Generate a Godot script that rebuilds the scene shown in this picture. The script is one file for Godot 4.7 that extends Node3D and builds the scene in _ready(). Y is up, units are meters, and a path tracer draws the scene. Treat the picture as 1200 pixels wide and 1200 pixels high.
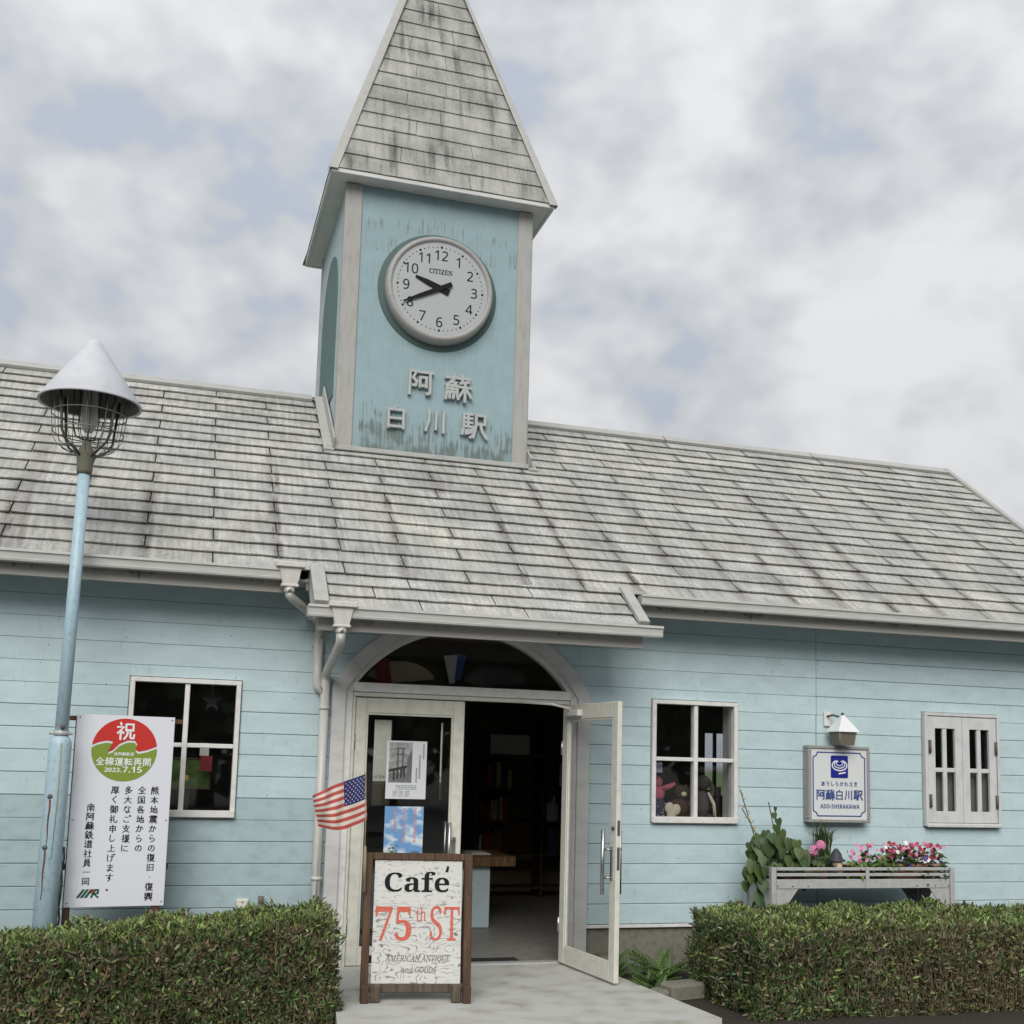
extends Node3D
# A small pale-blue station building with a clock tower. y up, metres; the front wall is the plane z = 0, the door sill is y = 0.

const PITCH := 0.166          # height of one siding board
const SIDE_Y := 0.307         # lower edge of the siding
const RIDGE_Y := 5.376
const RIDGE_Z := -2.574
const SLOPE := 0.7701         # fall of the roof per metre
const SL := 1.2622            # slope length per metre of z
const WALL_L := -4.5
const WALL_R := 7.6
const BACK_Z := -5.2

var M := {}
var used := {}
var base_of := {}
var rng := RandomNumberGenerator.new()

# ------------------------------------------------------------------ mesh building
class MB:
	var st := SurfaceTool.new()
	var U := Vector3.ZERO
	var V := Vector3.ZERO
	var O := Vector2.ZERO
	var use_uv := false
	var col := Color.WHITE
	var use_col := false
	var xf := Transform3D()
	func _init(smooth := false) -> void:
		st.begin(Mesh.PRIMITIVE_TRIANGLES)
		st.set_smooth_group(0 if smooth else -1)
	func smooth(on: bool) -> MB:
		st.set_smooth_group(0 if on else -1)
		return self
	func uv(u: Vector3, v: Vector3, o := Vector2.ZERO) -> MB:
		U = u; V = v; O = o; use_uv = true
		return self
	func vert(p: Vector3) -> void:
		if use_uv:
			st.set_uv(Vector2(p.dot(U), p.dot(V)) + O)
		if use_col:
			st.set_color(col)
		st.add_vertex(xf * p)
	func tri(a: Vector3, b: Vector3, c: Vector3) -> void:
		vert(a); vert(c); vert(b)
	func quad(a: Vector3, b: Vector3, c: Vector3, d: Vector3) -> void:
		tri(a, b, c)
		tri(a, c, d)
	func oquad(a: Vector3, b: Vector3, c: Vector3, d: Vector3, out: Vector3) -> void:
		if (b - a).cross(c - a).dot(out) < 0.0:
			quad(d, c, b, a)
		else:
			quad(a, b, c, d)
	func otri(a: Vector3, b: Vector3, c: Vector3, out: Vector3) -> void:
		if (b - a).cross(c - a).dot(out) < 0.0:
			tri(c, b, a)
		else:
			tri(a, b, c)
	func box(lo: Vector3, hi: Vector3) -> MB:
		var c := (lo + hi) / 2.0
		var h := (hi - lo) / 2.0
		for ax in 3:
			for s in [-1.0, 1.0]:
				var n := Vector3.ZERO
				n[ax] = s
				var a := Vector3.ZERO
				var b := Vector3.ZERO
				a[(ax + 1) % 3] = 1.0
				b[(ax + 2) % 3] = 1.0
				oquad(c + (n - a - b) * h, c + (n + a - b) * h, c + (n + a + b) * h, c + (n - a + b) * h, n)
		return self
	func bev(lo: Vector3, hi: Vector3, e: float) -> MB:
		var c := (lo + hi) / 2.0
		var h := (hi - lo) / 2.0
		e = minf(e, minf(h.x, minf(h.y, h.z)) * 0.9)
		var P := func(s: Vector3, ax: int) -> Vector3:
			var q := h - Vector3(e, e, e)
			q[ax] = h[ax]
			return c + s * q
		for ax in 3:
			var u := (ax + 1) % 3
			var w := (ax + 2) % 3
			for s in [-1.0, 1.0]:
				var k := []
				for uw in [[-1.0, -1.0], [1.0, -1.0], [1.0, 1.0], [-1.0, 1.0]]:
					var sg := Vector3.ZERO
					sg[ax] = s
					sg[u] = uw[0]
					sg[w] = uw[1]
					k.append(P.call(sg, ax))
				var n := Vector3.ZERO
				n[ax] = s
				oquad(k[0], k[1], k[2], k[3], n)
			for s1 in [-1.0, 1.0]:
				for s2 in [-1.0, 1.0]:
					var a := Vector3.ZERO
					a[u] = s1
					a[w] = s2
					var b := a
					a[ax] = -1.0
					b[ax] = 1.0
					oquad(P.call(a, u), P.call(b, u), P.call(b, w), P.call(a, w), (a + b))
		for i in 8:
			var s := Vector3(1.0 if i & 1 else -1.0, 1.0 if i & 2 else -1.0, 1.0 if i & 4 else -1.0)
			otri(P.call(s, 0), P.call(s, 1), P.call(s, 2), s)
		return self
	func tube(pts: Array, rad, sides := 8, caps := true) -> MB:
		var rings := []
		var side := Vector3.ZERO
		for i in pts.size():
			var p: Vector3 = pts[i]
			var t: Vector3 = (pts[mini(i + 1, pts.size() - 1)] - pts[maxi(i - 1, 0)]).normalized()
			if side == Vector3.ZERO:
				side = t.cross(Vector3.UP if absf(t.y) < 0.9 else Vector3.RIGHT).normalized()
			side = (side - t * side.dot(t)).normalized()
			var up := t.cross(side)
			var r: float = rad[i] if rad is Array else rad
			var ring := []
			for k in sides:
				var a := TAU * k / sides
				ring.append(p + (side * cos(a) + up * sin(a)) * r)
			rings.append(ring)
		for i in pts.size() - 1:
			for k in sides:
				var k2 := (k + 1) % sides
				quad(rings[i][k], rings[i][k2], rings[i + 1][k2], rings[i + 1][k])
		if caps:
			for k in range(1, sides - 1):
				tri(rings[0][0], rings[0][k + 1], rings[0][k])
				var e: Array = rings[-1]
				tri(e[0], e[k], e[k + 1])
		return self
	func lathe(prof: Array, segs := 24) -> MB:   # [radius, y] pairs, upwards = outside on the right
		for i in prof.size() - 1:
			var a: Array = prof[i]
			var b: Array = prof[i + 1]
			for k in segs:
				var c0 := TAU * k / segs
				var c1 := TAU * (k + 1) / segs
				var d0 := Vector3(cos(c0), 0, -sin(c0))
				var d1 := Vector3(cos(c1), 0, -sin(c1))
				var p0 := d0 * float(a[0]) + Vector3(0, a[1], 0)
				var p1 := d1 * float(a[0]) + Vector3(0, a[1], 0)
				var q0 := d0 * float(b[0]) + Vector3(0, b[1], 0)
				var q1 := d1 * float(b[0]) + Vector3(0, b[1], 0)
				if float(a[0]) > 1e-6:
					tri(p0, p1, q1)
				if float(b[0]) > 1e-6:
					tri(p0, q1, q0)
		return self
	func ell(c: Vector3, r: Vector3, rings := 8, segs := 12) -> MB:
		for i in rings:
			var t0 := PI * i / rings
			var t1 := PI * (i + 1) / rings
			for k in segs:
				var a0 := TAU * k / segs
				var a1 := TAU * (k + 1) / segs
				var p := func(t: float, a: float) -> Vector3: return c + Vector3(sin(t) * cos(a), cos(t), sin(t) * sin(a)) * r
				var A: Vector3 = p.call(t0, a0)
				var B: Vector3 = p.call(t0, a1)
				var C: Vector3 = p.call(t1, a1)
				var D: Vector3 = p.call(t1, a0)
				if i > 0:
					tri(A, B, C)
				if i < rings - 1:
					tri(A, C, D)
		return self
	func prism(poly: Array, z0: float, z1: float) -> MB:   # polygon in x, y; front face at z1
		var pp := PackedVector2Array(poly)
		if not Geometry2D.is_polygon_clockwise(pp):
			pp.reverse()
		var ix := Geometry2D.triangulate_polygon(pp)
		for i in range(0, ix.size(), 3):
			var a := pp[ix[i]]
			var b := pp[ix[i + 1]]
			var c := pp[ix[i + 2]]
			otri(Vector3(a.x, a.y, z1), Vector3(b.x, b.y, z1), Vector3(c.x, c.y, z1), Vector3.BACK)
			if z0 < z1:
				otri(Vector3(a.x, a.y, z0), Vector3(b.x, b.y, z0), Vector3(c.x, c.y, z0), Vector3.FORWARD)
		if z0 < z1:
			for i in pp.size():
				var a := pp[i]
				var b := pp[(i + 1) % pp.size()]
				var d := (b - a).orthogonal()
				oquad(Vector3(a.x, a.y, z0), Vector3(b.x, b.y, z0), Vector3(b.x, b.y, z1), Vector3(a.x, a.y, z1), Vector3(d.x, d.y, 0) * (1.0 if signed_area(pp) > 0.0 else -1.0))
		return self
	static func signed_area(pp: PackedVector2Array) -> float:
		var s := 0.0
		for i in pp.size():
			var a := pp[i]
			var b := pp[(i + 1) % pp.size()]
			s += a.x * b.y - b.x * a.y
		return s
	# a mitred stroke along 2-D points, flat (z0 == z1) or with depth
	func stroke(pts: Array, wh: float, wv: float, z0: float, z1: float) -> MB:
		var n := pts.size()
		var L := []
		var R := []
		for i in n:
			var d1: Vector2 = (pts[i] - pts[i - 1]).normalized() if i > 0 else (pts[1] - pts[0]).normalized()
			var d2: Vector2 = (pts[i + 1] - pts[i]).normalized() if i < n - 1 else d1
			var t := (d1 + d2)
			t = t.normalized() if t.length() > 0.2 else d1
			var w := lerpf(wh, wv, absf(t.y)) * 0.5
			var nn := Vector2(-t.y, t.x)
			var m := clampf(1.0 / maxf(0.45, nn.dot(Vector2(-d1.y, d1.x))), 1.0, 1.6)
			var e: Vector2 = pts[i]
			if i == 0:
				e -= d1 * w * 0.7
			if i == n - 1:
				e += d1 * w * 0.7
			L.append(e + nn * w * m)
			R.append(e - nn * w * m)
		for i in n - 1:
			var a: Vector2 = L[i]
			var b: Vector2 = L[i + 1]
			var c: Vector2 = R[i + 1]
			var d: Vector2 = R[i]
			oquad(Vector3(a.x, a.y, z1), Vector3(b.x, b.y, z1), Vector3(c.x, c.y, z1), Vector3(d.x, d.y, z1), Vector3.BACK)
			if z1 > z0:
				var nn := (a - d).normalized()
				oquad(Vector3(a.x, a.y, z0), Vector3(b.x, b.y, z0), Vector3(b.x, b.y, z1), Vector3(a.x, a.y, z1), Vector3(nn.x, nn.y, 0))
				oquad(Vector3(d.x, d.y, z0), Vector3(c.x, c.y, z0), Vector3(c.x, c.y, z1), Vector3(d.x, d.y, z1), Vector3(-nn.x, -nn.y, 0))
				if i == 0:
					oquad(Vector3(a.x, a.y, z0), Vector3(d.x, d.y, z0), Vector3(d.x, d.y, z1), Vector3(a.x, a.y, z1), Vector3(a.x - b.x, a.y - b.y, 0))
				if i == n - 2:
					oquad(Vector3(b.x, b.y, z0), Vector3(c.x, c.y, z0), Vector3(c.x, c.y, z1), Vector3(b.x, b.y, z1), Vector3(b.x - a.x, b.y - a.y, 0))
		return self
	func mesh() -> ArrayMesh:
		st.generate_normals()
		return st.commit()

# ------------------------------------------------------------------ nodes
func numbered(called: String) -> String:
	var k: int = used.get(called, 0)
	used[called] = k + 1
	return called if k == 0 else "%s_%03d" % [called, k]

func tag(o: Node, label := "", category := "", group := "", kind := "") -> void:
	if label: o.set_meta("label", label)
	if category: o.set_meta("category", category)
	if group: o.set_meta("group", group)
	if kind: o.set_meta("kind", kind)

# world = true: the parts' meshes are written in world coordinates and set back by the thing's own place
func thing(called: String, label: String, category: String, at: Vector3, turn := 0.0, group := "", world := true) -> Node3D:
	var o := Node3D.new()
	o.name = numbered(called)
	add_child(o)
	o.position = at
	o.rotation.y = turn
	tag(o, label, category, group)
	if world: base_of[o] = at
	return o

func part(parent: Node3D, called: String, b, m: Material) -> MeshInstance3D:
	var o := MeshInstance3D.new()
	o.name = called
	o.mesh = b.mesh() if b is MB else b
	o.material_override = m
	o.position = -base_of.get(parent, Vector3.ZERO)
	parent.add_child(o, true)
	return o

func group_part(parent: Node3D, called: String) -> Node3D:
	var o := Node3D.new()
	o.name = called
	o.position = -base_of.get(parent, Vector3.ZERO)
	parent.add_child(o, true)
	return o

func structure(called: String, b: MB, m: Material) -> MeshInstance3D:
	var o := MeshInstance3D.new()
	o.name = called
	o.mesh = b.mesh()
	o.material_override = m
	add_child(o)
	tag(o, "", "", "", "structure")
	return o

# ------------------------------------------------------------------ materials
func lin(r: float, g: float, b: float) -> Color:
	return Color(r, g, b).linear_to_srgb()

func ramp(stops: Array) -> Gradient:
	var g := Gradient.new()
	var o := PackedFloat32Array()
	var c := PackedColorArray()
	for s in stops:
		o.append(s[0])
		c.append(s[1])
	g.offsets = o
	g.colors = c
	return g

func noise(sd: int, freq: float, oct := 4, kind := FastNoiseLite.TYPE_SIMPLEX_SMOOTH) -> FastNoiseLite:
	var n := FastNoiseLite.new()
	n.seed = sd
	n.frequency = freq
	n.noise_type = kind
	n.fractal_octaves = oct
	return n

func ntex(sd: int, freq: float, stops: Array, oct := 4, size := 512) -> NoiseTexture2D:
	var t := NoiseTexture2D.new()
	t.width = size
	t.height = size
	t.seamless = true
	t.noise = noise(sd, freq, oct)
	t.color_ramp = ramp(stops)
	return t

func grey(v: float) -> Color:
	return Color(v, v, v)

func mat(c: Color, rough := 0.7, tex: Texture2D = null, metres := Vector3(1, 1, 1), bump: Texture2D = null, bump_cm := 0.2) -> StandardMaterial3D:
	var m := StandardMaterial3D.new()
	m.albedo_color = c
	m.roughness = rough
	if tex or bump:
		m.uv1_triplanar = true
		m.uv1_world_triplanar = true
		m.uv1_scale = Vector3(1.0 / metres.x, 1.0 / metres.y, 1.0 / metres.z)
	if tex: m.albedo_texture = tex
	if bump:
		m.heightmap_enabled = true
		m.heightmap_texture = bump
		m.heightmap_scale = bump_cm
	return m

func metal(c: Color, rough: float, tex: Texture2D = null) -> StandardMaterial3D:
	var m := mat(c, rough, tex)
	m.metallic = 1.0
	return m

func glass(c: Color, alpha: float) -> StandardMaterial3D:
	var m := StandardMaterial3D.new()
	m.albedo_color = Color(c.r, c.g, c.b, alpha)
	m.transparency = BaseMaterial3D.TRANSPARENCY_ALPHA
	m.roughness = 0.02
	return m

func textured(im: Image, rough := 0.7) -> StandardMaterial3D:
	var m := StandardMaterial3D.new()
	m.albedo_texture = ImageTexture.create_from_image(im)
	m.roughness = rough
	m.texture_repeat = false
	return m

func make_materials() -> void:
	var mott := ntex(3, 0.012, [[0.0, grey(0.90)], [0.5, grey(0.975)], [1.0, grey(1.0)]], 5)
	var fine := ntex(5, 0.09, [[0.0, grey(0.35)], [1.0, grey(0.75)]], 4)
	var dirt := ntex(11, 0.02, [[0.0, Color(0.80, 0.79, 0.75)], [0.25, Color(0.92, 0.915, 0.90)], [0.6, grey(0.985)], [1.0, grey(1.0)]], 6)
	var spot := ntex(17, 0.05, [[0.0, Color(0.50, 0.49, 0.46)], [0.22, Color(0.82, 0.81, 0.78)], [0.45, grey(0.97)], [1.0, grey(1.0)]], 5)
	var fim := Image.create(1024, 512, false, Image.FORMAT_RGB8)
	var fn := noise(4, 0.010, 4)
	var fs := noise(6, 0.05, 3)
	for y in 512:
		for x in 1024:
			var g := 0.97 + 0.04 * fn.get_noise_2d(x, y * 2.0) + 0.014 * fs.get_noise_2d(x * 0.35, y * 2.5) - maxf(0.0, fs.get_noise_2d(x * 1.7 + 500.0, y * 0.30) - 0.34) * 0.12
			fim.set_pixel(x, y, Color(g, g, g))
	for k in 46:          # fly specks, nail heads and scuffs
		var px := rng.randi_range(4, 1018)
		var py := rng.randi_range(4, 506)
		var r := rng.randi_range(1, 2)
		fim.fill_rect(Rect2i(px, py, r, r), Color(0.45, 0.44, 0.42))
		if k % 4 == 0:
			fim.fill_rect(Rect2i(px, py + r, 1, rng.randi_range(3, 14)), Color(0.80, 0.79, 0.76))
	var faint := ImageTexture.create_from_image(fim)
	M.mott = mott
	M.fine = fine
	M.spot = spot
	for k in 4:
		var f: float = [1.0, 0.98, 1.015, 0.99][k]
		M["board%d" % k] = mat(lin(0.485 * f, 0.615 * f, 0.655 * f), 0.62, faint, Vector3(3.3 + k * 0.4, 1.7, 3.0), fine, 0.12)
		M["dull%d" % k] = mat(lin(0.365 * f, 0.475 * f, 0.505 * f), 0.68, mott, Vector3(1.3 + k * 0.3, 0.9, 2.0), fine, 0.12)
	M.trim = mat(lin(0.58, 0.585, 0.58), 0.5, mott, Vector3(2.2, 0.9, 2.2), fine, 0.05)
	M.sash = mat(lin(0.70, 0.69, 0.68), 0.45, mott, Vector3(0.7, 0.7, 0.7))
	M.sash_old = mat(lin(0.575, 0.58, 0.59), 0.6, mott, Vector3(0.9, 1.8, 0.9), fine, 0.08)
	M.cream = mat(lin(0.645, 0.64, 0.575), 0.4, mott, Vector3(0.8, 0.8, 0.8))
	M.gutter = mat(lin(0.53, 0.53, 0.515), 0.42, mott, Vector3(1.6, 0.3, 1.6))
	M.pipe = mat(lin(0.58, 0.57, 0.54), 0.42, mott, Vector3(0.5, 1.2, 0.5))
	M.caulk = mat(lin(0.20, 0.27, 0.30), 0.9)
	M.deck = mat(lin(0.09, 0.08, 0.065), 0.95)
	M.inner = mat(lin(0.21, 0.155, 0.105), 0.85, mott)
	M.inner_floor = mat(lin(0.24, 0.235, 0.22), 0.5, dirt, Vector3(1.5, 1.5, 1.5))
	M.glass = glass(Color(0.10, 0.12, 0.12), 0.10)
	M.concrete = mat(lin(0.45, 0.45, 0.43), 0.85, dirt, Vector3(3.4, 3.4, 3.4), fine, 0.15)
	M.plinth = mat(lin(0.19, 0.18, 0.15), 0.9, dirt, Vector3(0.7, 0.7, 0.7), fine, 0.3)
	M.soil = mat(lin(0.07, 0.055, 0.04), 0.95, ntex(31, 0.06, [[0.0, grey(0.4)], [1.0, grey(1.0)]], 5), Vector3(0.6, 0.6, 0.6), fine, 2.0)
	M.asphalt = mat(lin(0.20, 0.20, 0.195), 0.9, ntex(33, 0.15, [[0.0, grey(0.6)], [1.0, grey(1.0)]], 4), Vector3(0.7, 0.7, 0.7), fine, 0.4)
	M.field = mat(lin(0.10, 0.17, 0.045), 0.9, ntex(35, 0.05, [[0.0, Color(0.6, 0.7, 0.5)], [1.0, grey(1.0)]], 5), Vector3(4, 4, 4))
	M.flash = mat(lin(0.40, 0.40, 0.385), 0.6, mott, Vector3(0.9, 0.9, 0.9))
	M.letter = mat(lin(0.40, 0.425, 0.42), 0.7, mott, Vector3(0.4, 0.4, 0.4))
	M.post = mat(lin(0.365, 0.36, 0.345), 0.75, mott, Vector3(0.5, 2.0, 0.5), fine, 0.15)
	M.black = mat(lin(0.012, 0.012, 0.013), 0.6)
	M.ink = mat(lin(0.012, 0.012, 0.014), 0.7)
	M.ink.metallic_specular = 0.25
	M.ink_worn = mat(lin(0.13, 0.125, 0.12), 0.8, M.spot, Vector3(0.2, 0.2, 0.2))
	M.white = mat(lin(0.74, 0.75, 0.77), 0.35)
	M.steel = metal(lin(0.42, 0.42, 0.41), 0.35)
	M.darkmetal = mat(lin(0.075, 0.07, 0.065), 0.5)
	M.hinge = mat(lin(0.10, 0.08, 0.065), 0.6)
	M.brownwood = wood(lin(0.115, 0.062, 0.032), 41)
	M.stake = wood(lin(0.15, 0.07, 0.045), 42)
	M.tabletop = wood(lin(0.24, 0.14, 0.06), 43)
	M.darkwood = wood(lin(0.13, 0.085, 0.055), 44)
	M.polelight = mat(lin(0.40, 0.55, 0.64), 0.42, ntex(51, 0.03, [[0.0, Color(0.62, 0.62, 0.62)], [0.28, Color(0.93, 0.93, 0.93)], [1.0, grey(1.0)]], 5), Vector3(0.5, 1.1, 0.5))
	M.rust = mat(lin(0.16, 0.065, 0.025), 0.9, spot, Vector3(0.1, 0.1, 0.1))
	M.rustpale = mat(lin(0.34, 0.31, 0.21), 0.8, spot, Vector3(0.06, 0.3, 0.06))
	M.terracotta = mat(lin(0.115, 0.045, 0.03), 0.7, mott, Vector3(0.3, 0.3, 0.3))
	M.terracotta_pale = mat(lin(0.34, 0.19, 0.13), 0.75, mott, Vector3(0.3, 0.3, 0.3))
	M.aluminium = mat(lin(0.46, 0.465, 0.47), 0.45, mott, Vector3(0.6, 0.6, 0.6))
	M.aluminium.metallic = 0.15

func wood(c: Color, sd: int) -> StandardMaterial3D:
	var im := Image.create(128, 256, false, Image.FORMAT_RGB8)
	var n := noise(sd, 0.02, 3)
	for y in 256:
		for x in 128:
			var w := n.get_noise_2d(x * 5.0, y * 0.25) * 0.5 + n.get_noise_2d(x * 22.0 + 90.0, y * 0.9) * 0.4
			var v := clampf(0.78 + w * 0.6, 0.25, 1.0)
			im.set_pixel(x, y, Color(v, v * 0.98, v * 0.95))
	return mat(c, 0.75, ImageTexture.create_from_image(im), Vector3(0.35, 0.7, 0.35))

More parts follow.
